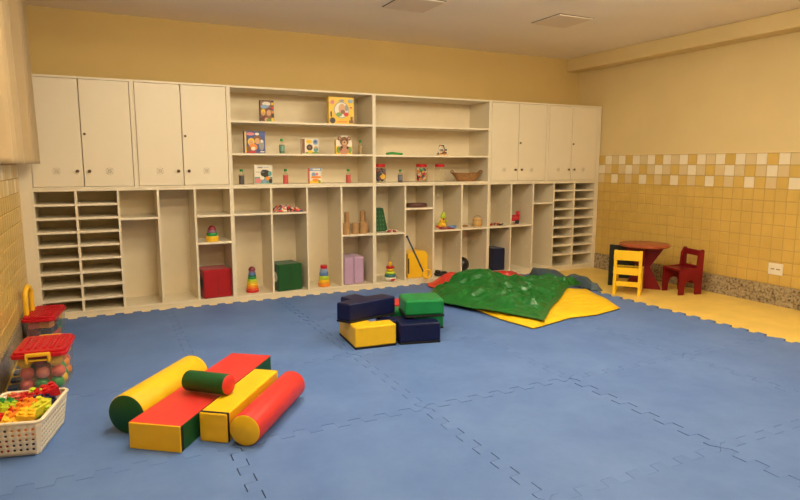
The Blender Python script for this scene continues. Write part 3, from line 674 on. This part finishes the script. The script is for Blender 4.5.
# crumpled printed cloth
b = BM(); V = []; mcl = [b_dk, b_re, b_wh, b_or, b_bl, b_pk]
for i in range(37):
    row = []
    for j in range(25):
        u, v = i/36, j/24; e = sstep(min(u, 1-u, v, 1-v)/.2)
        row.append(b.verts.new((-.14+.28*u+.01*noise.noise(Vector((u*9, v*9, 1))), -.10+.2*v+.012*noise.noise(Vector((u*9, v*9, 4))), .004+e*(.024+.04*(1-u)*.6+.022*noise.noise(Vector((u*6, v*6, 7)))+.02*noise.noise(Vector((u*15, v*15, 3)))))))
    V.append(row)
for i in range(36):
    for j in range(24): b.faces.new((V[i][j], V[i+1][j], V[i+1][j+1], V[i][j+1])).material_index = int((noise.cell(Vector((i*.5, j*.7, 3)))+1)*3) % 6
o = obj('printed_cloth', b, mcl, smooth=80, loc=(1.150, 3.08, .825)); q = o.modifiers.new('Solidify', 'SOLIDIFY'); q.thickness = .003; q.offset = 1
tag(o, 'crumpled multicoloured printed cloth on the cubby shelf above the green cube', 'cloth')
# cardboard tubes
def tube(label, x, y, r, h):
    b = BM(); lathe(b, [(r*.86, .001), (r, 0), (r, h), (r*.86, h), (r*.86, .001)], seg=24)
    tag(obj('cardboard_tube', b, card, smooth=40, loc=(x, y, .5735)), label, 'tube', 'cardboard tubes in the cubby')
tube('short wide cardboard tube at the front left of the group', 1.738, 3.02, .040, .115)
tube('short wide cardboard tube at the front middle of the group', 1.838, 3.02, .034, .115)
tube('short widest cardboard tube at the front right of the group', 1.934, 3.03, .046, .112)
tube('tall thin cardboard tube at the back left of the group', 1.796, 3.14, .026, .218)
tube('tall thin cardboard tube at the back right of the group', 1.975, 3.15, .028, .222)
tube('medium cardboard tube at the far left edge, behind the front left one', 1.728, 3.15, .026, .165)
# green patterned wedge
t = thing('fabric_wedge', 'green tree-patterned fabric wedge leaning at the cubby wall', 'cushion', (2.062, 3.14, .570))
b = BM(); prism(b, [(0.002, 0), (.205, 0), (.150, .250), (.002, .250)], 0, .10, M=Matrix.Translation((0, .10, 0)) @ Matrix.Rotation(pi/2, 4, 'X'))
bevmod(obj('body', b, mat('print_forest', (.010, .075, .022), .7), t, 0), .006, 2)
b = BM()
for k in range(5):
    for q in range(6-k//2):
        zz = .03+.045*k; xx = .02+.034*q-.004*k
        if xx > .013 and xx < .185-.045*k*.25: disc(b, (xx, -.0005, zz), .009, 'y', 8, 0, .0008, .8, 1.2)
obj('leaf_print', b, mat('print_leaf', (.05, .17, .07), .7), t, 0)
t = thing('beaded_band', 'small red and white beaded band in front of the green wedge', 'toy', (2.262, 3.04, .570))
b = BM()
b.free()
for k in range(14):
    b = BM(); sphere(b, (.052*cos(k*2*pi/14), .030*sin(k*2*pi/14), .011+.004*(k % 2)), .011, 0, 10, 6); obj('bead', b, [p_red, p_wht, p_mar][k % 3], t, 60)
t = thing('ring_stacker', 'ring stacking toy with white rocking base and yellow peg', 'stacking toy', (2.245, 3.04, S))
b = BM(); lathe(b, [(0, .0), (.045, 0), (.062, .018), (.066, .034), (.060, .044), (0, .044)], seg=32); obj('base', b, p_wht, t, 60)
b = BM(); disc(b, (0, -.064, .022), 1, 'y', 20, 0, .004, .026, .012); obj('badge', b, p_red, t, 0)
for r, z, c, a in ((.062, .060, p_teal, .017), (.052, .090, p_lim, .016), (.040, .122, p_yel, .014), (.046, .150, p_red, .013)):
    b = BM(); sweep(b, [((r-a)*cos(k*pi/16), (r-a)*sin(k*pi/16), z) for k in range(32)], a, 12, closed=True); obj('ring', b, c, t, 60)
b = BM(); lathe(b, [(.016, .044), (.014, .175), (.019, .182), (.019, .200), (.010, .206), (0, .207)], seg=18); obj('peg', b, p_yel, t, 50)
b = BM(); lathe(b, [(0, 0), (.112, 0), (.118, .006), (.118, .034), (.110, .042), (.095, .042), (.090, .012), (0, .010)], seg=36, sy=.75)
tag(obj('shallow_tray', b, mat('tray_brown', (.09, .028, .020), .5), smooth=40, loc=(2.590, 3.10, .8225)), 'dark brown shallow round tray on the high cubby shelf', 'tray')
t = thing('arched_box', 'yellow plastic box with one rounded top corner and a dark slot', 'toy box', (2.474, 3.075, S))
pr = [(0, 0), (.252, 0), (.252, .215)]+[(.182+.07*cos(a), .225+.07*sin(a)) for a in [k*pi/16 for k in range(1, 9)]]+[(.03, .290), (0, .27)]
b = BM(); prism(b, pr, 0, .22, M=Matrix.Translation((0, .22, 0)) @ Matrix.Rotation(pi/2, 4, 'X')); bevmod(obj('shell', b, p_yel, t, 0), .010, 3)
b = BM(); bx(b, .004, .018, -.0015, .004, .05, .22); obj('slot', b, dark, t, 0)
# hoop net pole
t = thing('hoop_stick', 'dark blue stick with a yellow hoop leaning out of the cubby', 'toy', (2.56, 2.93, 0))
P0, P1 = Vector((-.155, .030, .525)), Vector((.015, -.03, .135))
b = BM(); cyl(b, P0, P1, .009, 12); obj('stick', b, mat('stick_blue', (.03, .045, .09), .4), t, 50)
b = BM(); cyl(b, P0.lerp(P1, -.02), P0.lerp(P1, .03), .0115, 12); cyl(b, P0.lerp(P1, .78), P0.lerp(P1, .84), .0105, 12); obj('grip', b, p_nav, t, 50)
b = BM(); ce = Vector((.055, -.03, .115)); sweep(b, [ce+Vector((.048*cos(k*pi/16), .0, .044*sin(k*pi/16))) for k in range(32)], .011, 12, closed=True); obj('hoop', b, p_yel, t, 60)
# toy figure, oval, wooden things
t = thing('caterpillar_toy', 'yellow and green jointed wooden toy standing on the cubby shelf', 'toy', (2.975, 3.20, .5715))
b = BM(); sphere(b, (-.025, 0, .03), .032, 0, 14, 8, (1, .7, .9)); sphere(b, (.02, 0, .028), .030, 0, 14, 8, (1, .7, .9)); sphere(b, (0, 0, .075), .034, 0, 14, 8, (1, .7, 1)); obj('body', b, p_yel, t, 60)
b = BM(); sphere(b, (.008, -.005, .125), .034, 0, 14, 8, (1, .7, 1)); sphere(b, (.012, 0, .158), .020, 0, 12, 8); obj('head', b, p_lim, t, 60)
b = BM(); sphere(b, (-.048, -.01, .05), .015, 0, 10, 6); sphere(b, (.045, -.01, .075), .014, 0, 10, 6); sphere(b, (0, -.03, .10), .012, 1, 10, 6); obj('limb', b, [p_lim, p_red], t, 60)
t = thing('toy_paddle', 'flat red paddle toy with a blue oval pad on the cubby shelf', 'toy', (2.955, 3.055, .5715))
b = BM(); lathe(b, [(0, 0), (.095, 0), (.10, .008), (.09, .022), (0, .024)], seg=28, sy=.55); obj('plate', b, p_mar, t, 50)
b = BM(); lathe(b, [(0, .0), (.05, .0), (.055, .010), (.045, .026), (0, .030)], o=(.052, -.022, .012), seg=24, sy=.6); obj('pad', b, p_blu, t, 50)
b = BM(); cyl(b, (-.09, 0, .018), (-.135, .01, .032), .010, 10); obj('handle', b, p_red, t, 50)
t = thing('wooden_lantern', 'light wooden barrel lantern with a thin handle on the cubby shelf', 'toy', (3.374, 3.09, .5755))
b = BM(); lathe(b, [(0, 0), (.046, 0), (.050, .01), (.052, .05), (.048, .09), (.040, .098), (0, .098)], seg=20); obj('barrel', b, woodl, t, 45)
b = BM(); sweep(b, [(-.044, 0, .09), (-.040, 0, .115), (0, 0, .13), (.040, 0, .115), (.044, 0, .09)], .0035, 8); obj('handle', b, wick, t, 60)
b = BM()
for z in (.02, .078): sweep(b, [(.0525*cos(k*pi/12), .0525*sin(k*pi/12), z) for k in range(24)], .003, 6, closed=True)
obj('band', b, wick, t, 60)
t = thing('wooden_figure', 'light wooden peg figure standing against the cubby divider', 'toy', (3.150, 3.10, .5755))
b = BM(); lathe(b, [(0, 0), (.026, 0), (.030, .01), (.024, .06), (.012, .085), (.020, .10), (.018, .12), (0, .128)], seg=18); obj('body', b, woodl, t, 60)
b = BM(); lathe(b, [(0, 0), (.03, 0), (.034, .008), (.02, .02), (0, .022)], seg=18, sx=1.3)
tag(obj('wooden_saucer', b, mat('wood_mid', (.40, .20, .07), .5), smooth=50, loc=(3.235, 3.13, .5755)), 'small brown wooden saucer beside the lantern', 'toy')
b = BM(); sphere(b, (0, 0, .085), .085, 0, 28, 16)
tag(obj('black_ball', b, p_blk, smooth=80, loc=(3.245, 3.20, S)), 'black ball in the lower cubby behind the green cloth', 'ball')
b = BM(); bx(b, -.09, .07, -.05, .05, 0, .03, bev=.008); bx(b, -.08, -.03, -.03, .03, .028, .062, bev=.01); bx(b, .0, .05, -.03, .03, .028, .045, bev=.008)
tag(obj('black_toy', b, p_blk, smooth=40, loc=(2.91, 3.08, S)), 'low black toy in the lower cubby behind the red cloth', 'toy')
t = thing('toy_bracelet', 'tangle of red and dark odds and ends lying on the cubby shelf', 'toy', (3.60, 3.08, .5775))
b = BM()
b.free()
for k in range(12):
    b = BM(); sphere(b, (-.08+.016*k, .012*sin(k*2.1), .014+.006*(k % 2)), .013, 0, 10, 6); obj('bead', b, [p_mar, p_wht, p_red, p_mar, p_org][k % 5], t, 60)
b = BM(); sweep(b, [(.06, -.03, .010), (.10, -.02, .014), (.125, .0, .016)], .009, 10); obj('grip', b, p_blk, t, 60)
t = thing('toy_truck', 'red plastic toy truck with black wheels on the cubby shelf', 'toy car', (3.925, 3.17, .5795), -.5)
b = BM(); bx(b, -.095, .085, -.045, .045, .028, .085, bev=.012); bx(b, -.085, -.01, -.042, .042, .08, .132, bev=.014); bx(b, .045, .085, -.042, .042, .08, .150, bev=.008); bx(b, .0, .05, -.04, .04, .08, .105, bev=.006); obj('body', b, p_red, t, 40)
b = BM(); bx(b, -.100, .09, -.046, .046, .018, .032, bev=.004); obj('chassis', b, p_wht, t, 40)
for x in (-.055, .055):
    for y in (-.048, .048):
        b = BM(); cyl(b, (x, y-.011, .026), (x, y+.011, .026), .026, 20); obj('wheel', b, p_blk, t, 40)
b = BM(); bx(b, -.088, -.083, -.032, .032, .092, .122); bx(b, -.065, -.025, -.0435, -.0405, .092, .122); obj('window', b, p_wht, t, 0)

# ------------------------------------------------------------------ bins and basket by the left wall
def bin_(label, c, rz, W, L, Hb, ribs, group='clear bins with red lids'):
    t = thing('storage_bin', label, 'storage bin', (c[0], c[1], 0), rz, group)
    b = BM(); k = .90; th = .003
    def ring(s, z, o=0): return [(s*W/2-o)*q[0] if i == 0 else 0 for q in ((-1, -1),) for i in (0,)]
    lo = [(-W/2*k, -L/2*k), (W/2*k, -L/2*k), (W/2*k, L/2*k), (-W/2*k, L/2*k)]; hi = [(-W/2, -L/2), (W/2, -L/2), (W/2, L/2), (-W/2, L/2)]
    def rr(P, r):
        out = []
        for i, (x, y) in enumerate(P):
            a0 = (pi, 1.5*pi, 0, .5*pi)[i]; sx, sy = (1 if x < 0 else -1), (1 if y < 0 else -1)
            for q in range(5): a = a0+q*pi/8; out.append((x+sx*r+r*cos(a), y+sy*r+r*sin(a)))
        return out
    A, Bq = rr(lo, .025), rr(hi, .03); n = len(A)
    va = [b.verts.new((x, y, .003)) for x, y in A]; vb = [b.verts.new((x*.985, y*.985, Hb)) for x, y in Bq]
    b.faces.new(va[::-1])
    for i in range(n): b.faces.new((va[i], va[(i+1) % n], vb[(i+1) % n], vb[i]))
    obj('tub', b, clear, t, 50)
    b = BM(); R = rr([(x*1.06, y*1.05) for x, y in hi], .035)
    prism(b, R, Hb-.014, Hb+.008); I = rr([(x*.98, y*.97) for x, y in hi], .03); prism(b, I, Hb+.008, Hb+.022)
    lid = obj('lid', b, p_red, t, 30); bevmod(lid, .003, 2)
    b = BM()
    if ribs == 'bars':
        for q in range(6):
            x = -W*.36+q*W*.144
            box(b, (x, 0, Hb+.024), (W*.075, L*.72, .010), bev=.004)
            for s in range(7): box(b, (x, -L*.30+s*L*.10, Hb+.029), (W*.045, L*.05, .006), bev=.002, seg=1)
    else:
        for i in range(10):
            for j in range(16): cyl(b, (-W*.40+i*W*.089, -L*.42+j*L*.056, Hb+.020), (-W*.40+i*W*.089, -L*.42+j*L*.056, Hb+.028), .0065, 8)
    obj('lid_studs', b, p_red, lid, 40)
    return t, Hb
t, hb = bin_('clear bin of play balls with ribbed red lid, behind the basket of bricks', (-.825, 1.300), -.10, .262, .36, .225, 'bars')
for s in (-1, 1):
    b = BM(); y = s*(.18*1.05+.010)
    bx(b, -.062, .062, y-.010, y+.010, hb-.002, hb+.018, bev=.005); bx(b, -.062, -.048, y-.010, y+.010, hb-.038, hb+.005, bev=.004); bx(b, .048, .062, y-.010, y+.010, hb-.038, hb+.005, bev=.004); bx(b, -.045, .045, y-.003, y+.003, hb-.028, hb-.020); obj('clip_handle', b, p_yel, t, 40)
t2, hb2 = bin_('clear bin of mixed blocks with studded red lid and raised yellow handle, near the cabinets', (-.905, 2.420), -.16, .205, .40, .175, 'studs')
b = BM(); P = [(0, -.075, 0), (0, -.075, .15)]+[(0, -.075*cos(a), .15+.075*sin(a)) for a in [k*pi/10 for k in range(1, 10)]]+[(0, .075, .15), (0, .075, 0)]
P = [(x-.085, y-.05, z+hb2-.005) for x, y, z in P]; sweep(b, P, .018, 14); obj('carry_handle', b, p_yel, t2, 60)
# balls in the bin
proto = None; R = .0365
cols_front = [[(p_cor, 'coral'), (p_grn, 'green'), (p_grn, 'green')], [(p_cor, 'coral'), (p_pnk, 'pink'), (p_cor, 'coral')], [(p_yel, 'yellow'), (p_mar, 'dark red'), (p_yel, 'yellow')]]
lay = ['lowest', 'middle', 'top']; pos = ['left', 'middle', 'right']
Mb = Matrix.Translation((-.825, 1.300, 0)) @ Matrix.Rotation(-.10, 4, 'Z')
bm_ball = {}
def ball_obj(m):
    if m.name not in bm_ball:
        b = BM(); sphere(b, (0, 0, 0), R, 0, 20, 12); me_o = obj('play_ball', b, m, smooth=80); bm_ball[m.name] = me_o; return me_o
    o = bm_ball[m.name].copy(); C.objects.link(o); return o
for k in range(3):
    for d in range(4):
        for i in range(3):
            if k < 2: kk = .82+.07*k
            x = (i-1)*.0775; y = -.115+d*.0775; z = .039+.0665*k
            if k == 0: x *= .97; y *= .97
            x += (.004 if d % 2 else -.004)*(1 if k != 1 else -1)
            if d == 0: m, nm = cols_front[k][i]; lb = '%s play ball in the %s layer of the bin, front %s' % (nm, lay[k], pos[i])
            else:
                m, nm = [(p_cor, 'coral'), (p_yel, 'yellow'), (p_grn, 'green'), (p_org, 'orange')][(i*2+d+k) % 4]
                lb = '%s play ball behind the front row in the clear ball bin' % nm
            o = ball_obj(m); o.location = Mb @ Vector((x, y, z)); tag(o, lb, 'ball', 'play balls in the bin')
o = ball_obj(p_org); o.location = (-.985, 2.03, R+.001); o.scale = (1, 1, 1); tag(o, 'orange play ball loose on the mat between the two bins', 'ball')

# toy bricks
bricks = {}
def brick(n, m, m2=None):
    key = (n, m.name)
    if key not in bricks:
        t = thing('toy_brick', 'x', 'toy brick'); p = .036; w, l, h = 2*p, n*p, .044
        b = BM(); bx(b, -l/2+.0005, l/2-.0005, -w/2+.0005, w/2-.0005, 0, h, bev=.0015); obj('body', b, m, t, 0)
        b = BM()
        for i in range(n):
            for j in range(2): cyl(b, (-l/2+p*(i+.5), -w/2+p*(j+.5), h-.001), (-l/2+p*(i+.5), -w/2+p*(j+.5), h+.010), .0115, 14)
        obj('studs', b, m, t, 40); bricks[key] = t; return t
    return dup(bricks[key], (0, 0, 0))
def put_brick(n, m, loc, rot, label, group='bricks in the white basket'):
    t = brick(n, m); t.location = loc; t.rotation_euler = rot; t['label'] = label; t['group'] = group
# basket, rotated so its right side runs away from the camera
BA = -.235; BW, BL, BH = .285, .40, .165
BC = Vector((-.775, .262, 0))+Matrix.Rotation(BA, 3, 'Z') @ Vector((-BW/2, BL/2, 0))
t = thing('laundry_basket', 'white perforated plastic basket full of toy bricks at the left edge', 'basket', (BC.x, BC.y, 0), BA)
def rrect(w, l, r, n=6):
    out = []
    for i, (sx, sy) in enumerate(((-1, -1), (1, -1), (1, 1), (-1, 1))):
        for q in range(n+1):
            a = (pi, 1.5*pi, 0, .5*pi)[i]+q*pi/2/n; out.append((sx*(w/2-r)+r*cos(a), sy*(l/2-r)+r*sin(a)))
    return out
def wall_panel(b, P0, P1, Q0, Q1, nx, nz, za, zb, hole=True):
    # perforated strip between bottom edge P0-P1 and top edge Q0-Q1, za/zb limits of the holes (0..1)
    xs = [0]; zs = [0, za]
    for i in range(nx): xs += [(i+.28)/nx, (i+.72)/nx]
    xs.append(1); hz = (zb-za)/nz
    for j in range(nz): zs += [za+hz*(j+.25), za+hz*(j+.75)]
    zs += [1]
    def pt(u, v): return (Vector(P0).lerp(Vector(P1), u)).lerp(Vector(Q0).lerp(Vector(Q1), u), v)
    G = [[b.verts.new(pt(u, v)) for v in zs] for u in xs]
    for i in range(len(xs)-1):
        for j in range(len(zs)-1):
            if hole and i % 2 == 1 and j >= 2 and j % 2 == 0 and j < len(zs)-2: continue
            b.faces.new((G[i][j], G[i+1][j], G[i+1][j+1], G[i][j+1]))
k = .86; lo = [(-BW/2*k, -BL/2*k), (BW/2*k, -BL/2*k), (BW/2*k, BL/2*k), (-BW/2*k, BL/2*k)]; hi = [(-BW/2, -BL/2), (BW/2, -BL/2), (BW/2, BL/2), (-BW/2, BL/2)]
def cut(P, c):
    # chamfered rectangle: eight corners
    (x0, y0), (x1, _), (_, y1), _ = P
    return [(x0+c, y0), (x1-c, y0), (x1, y0+c), (x1, y1-c), (x1-c, y1), (x0+c, y1), (x0, y1-c), (x0, y0+c)]
A, Bq = cut(lo, .012), cut(hi, .016)
b = BM()
for i in range(8):
    a0, a1, c0, c1 = A[i], A[(i+1) % 8], Bq[i], Bq[(i+1) % 8]
    long_ = i % 2 == 0
    wall_panel(b, (*a0, .004), (*a1, .004), (*c0, BH), (*c1, BH), (9 if i in (0, 4) else 14) if long_ else 1, 5, .10, .86, long_)
b.faces.new([b.verts.new((*p, .004)) for p in A])
bmesh.ops.remove_doubles(b, verts=b.verts[:], dist=.0004)
o = obj('shell', b, baskm, t, 25); s = o.modifiers.new('Solidify', 'SOLIDIFY'); s.thickness = .003; s.offset = 0
b = BM(); sweep(b, [(x*1.0, y*1.0, BH) for x, y in cut(hi, .016)], .008, 10, closed=True); obj('rim', b, baskm, t, 60)
Mk = Matrix.Translation((BC.x, BC.y, 0)) @ Matrix.Rotation(BA, 4, 'Z')
spec = [
 # n, material, local x, y, z, rotation, label
 (2, p_red, .025, .045, .148, (.1, -.15, .25), 'red toy brick standing proud in the middle of the basket heap'),
 (4, p_lim, -.045, -.035, .140, (.1, .3, .9), 'long lime green toy brick tilted at the front left of the heap'),
 (4, p_org, .025, -.060, .140, (-.15, -.25, .95), 'orange toy brick at the middle front of the heap'),
 (4, mat('plastic_lemongreen', (.62, .62, .04), .3), .078, -.050, .136, (.2, -.25, .95), 'yellow-green toy brick nearest the front right corner'),
 (3, p_nav, .082, .050, .138, (.25, .2, 1.0), 'navy toy brick beside the red one near the right side'),
 (4, p_red, .070, .125, .156, (.1, -.2, .55), 'long red toy brick at the far right corner of the basket'),
 (2, p_lim, .108, .000, .133, (.5, .1, .3), 'olive lime toy brick leaning on the right side of the basket'),
 (3, p_grn, -.078, .040, .140, (-.2, .2, .5), 'green toy brick near the back left of the heap'),
 (2, p_yel, .062, -.118, .128, (.1, .2, .2), 'yellow toy brick low at the front right of the basket'),
 (3, p_red, -.060, -.100, .128, (.2, -.1, .4), 'red toy brick low at the front left of the heap'),
 (2, p_yel, -.010, -.125, .120, (.4, .3, .1), 'yellow toy brick low at the front centre of the heap'),
 (2, p_cor, -.045, .095, .140, (.1, .1, .6), 'coral toy brick behind the lime one in the heap'),
 (2, p_lim, .035, .118, .150, (.3, .2, .2), 'lime toy brick at the back of the heap, against the bin'),
 (2, p_yel, -.105, -.030, .126, (.2, .4, .3), 'yellow toy brick at the left side of the heap'),
 (2, p_org, -.08, .14, .128, (.1, .3, .8), 'orange toy brick at the far left corner of the heap'),
]
for n, m, x, y, z, rot, lb in spec:
    w = Mk @ Vector((x*.80, y*.86, z+.004)); put_brick(n, m, w, (rot[0], rot[1], rot[2]+BA), lb)
q = 0
for zz in (.008, .064):
    for yy in (-.115, -.035, .045, .120):
        for xx in (-.062, .062):
            m = [p_red, p_yel, p_lim, p_grn, p_org, p_nav][(q*5+q//6) % 6]; q += 1
            nm = {'plastic_red': 'red', 'plastic_yellow': 'yellow', 'plastic_lime': 'lime', 'plastic_green': 'green', 'plastic_orange': 'orange', 'plastic_navy': 'navy'}[m.name]
            w = Mk @ Vector((xx*(.86+zz), yy*.95, zz)); put_brick(3, m, w, (0, 0, BA+.04*((q % 3)-1)), '%s toy brick buried low in the basket, seen through its holes' % nm)
Mr = Matrix.Translation((-.905, 2.420, 0)) @ Matrix.Rotation(-.16, 4, 'Z'); q = 0
for zz in (.004, .054, .104):
    for yy in (-.125, -.045, .04, .12):
        for xx in (-.045, .042):
            m, nm = [(p_nav, 'navy'), (p_grn, 'green'), (p_cor, 'coral'), (p_yel, 'yellow'), (p_mar, 'maroon'), (p_org, 'orange'), (p_teal, 'teal')][(q*3+q//5) % 7]; q += 1
            w = Mr @ Vector((xx*.95, yy, zz)); front = yy < -.1
            lb = ('%s toy brick at the front of the far bin, %s layer' % (nm, {.004: 'lowest', .054: 'middle', .104: 'top'}[zz])) if front else '%s toy brick inside the far bin behind its front row' % nm
            put_brick(2, m, w, (0, 0, -.16+.25*((q*7) % 3-1)), lb, 'bricks in the far bin')
for t_ in [o for o in C.objects if o.get('label') == 'x']: raise RuntimeError('unplaced brick')

# ------------------------------------------------------------------ lights: ceiling luminaires in front of the cabinets
WARM = (1.0, .86, .61)
tubem = bpy.data.materials.new('tube_glow'); tubem.use_nodes = True
_p = tubem.node_tree.nodes['Principled BSDF']; _p.inputs['Base Color'].default_value = (.9, .88, .82, 1)
_p.inputs['Emission Color'].default_value = (*WARM, 1); _p.inputs['Emission Strength'].default_value = 76
def lamp(x, y, label):
    # added batten, hung to brighten ceiling and walls: housing, two stems, glowing tube
    t = thing('ceiling_light', label, 'ceiling light', (x, y, ZC), 0, 'added ceiling lights')
    b = BM(); bx(b, -.62, .62, -.03, .03, -.15, -.11, bev=.004); obj('housing', b, shade, t, 0)
    for q in (-.45, .45):
        b = BM(); cyl(b, (q, 0, -.12), (q, 0, 0), .006, 10); obj('stem', b, shade, t, 40)
    b = BM(); cyl(b, (-.60, 0, -.19), (.60, 0, -.19), .035, 14); obj('glowing_tube', b, tubem, t, 50)
lamp(.35, -.10, 'added long ceiling light nearest the cabinets on the left side, above the picture')
lamp(2.75, -.10, 'added long ceiling light nearest the cabinets on the right side, above the picture')
lamp(.55, -2.3, 'added long ceiling light above the camera on the left side')
def panel(x, y, e, label):
    t = thing('ceiling_light', label, 'ceiling light', (x, y, ZC), 0, 'square ceiling lights')
    b = BM(); bx(b, -.32, .32, -.32, .32, -.04, 0, bev=.004); obj('housing', b, shade, t, 0)
    l = bpy.data.lights.new('lamp', 'AREA'); l.shape = 'RECTANGLE'; l.size = .58; l.size_y = .58; l.energy = e; l.color = WARM
    o = bpy.data.objects.new('lamp', l); C.objects.link(o); o.parent = t; o.location = (0, 0, -.046)
panel(.45, .75, 38, 'square ceiling light above the coloured rolls')
panel(2.75, .75, 38, 'square ceiling light above the stacked blocks')
lamp(3.05, -2.3, 'added long ceiling light above the camera on the right side')
w = bpy.data.worlds.new('World'); bpy.context.scene.world = w; w.use_nodes = True
w.node_tree.nodes['Background'].inputs['Color'].default_value = (1, .85, .6, 1); w.node_tree.nodes['Background'].inputs['Strength'].default_value = .05

# ------------------------------------------------------------------ camera
yaw, pitch, roll_ = .460547, -.1418456, -.00136847
f = Vector((sin(yaw)*cos(pitch), cos(yaw)*cos(pitch), sin(pitch))); r = Vector((cos(yaw), -sin(yaw), 0)); d = f.cross(r)
rr_ = r*cos(roll_)+d*sin(roll_); dd = -r*sin(roll_)+d*cos(roll_)
M = Matrix((rr_, -dd, -f)).transposed().to_4x4(); M.translation = (-.474340, -2.677028, 1.283461)
cam = bpy.data.cameras.new('camera'); co = bpy.data.objects.new('camera', cam); C.objects.link(co); co.matrix_world = M
cam.sensor_width = 36; cam.sensor_fit = 'HORIZONTAL'; cam.lens = 36*601.324/800; cam.clip_start = .05
bpy.context.scene.camera = co
sc = bpy.context.scene
sc.view_settings.view_transform = 'Standard'; sc.view_settings.look = 'None'; sc.view_settings.gamma = 1; sc.view_settings.use_curve_mapping = False
sc.view_settings.exposure = -0.12
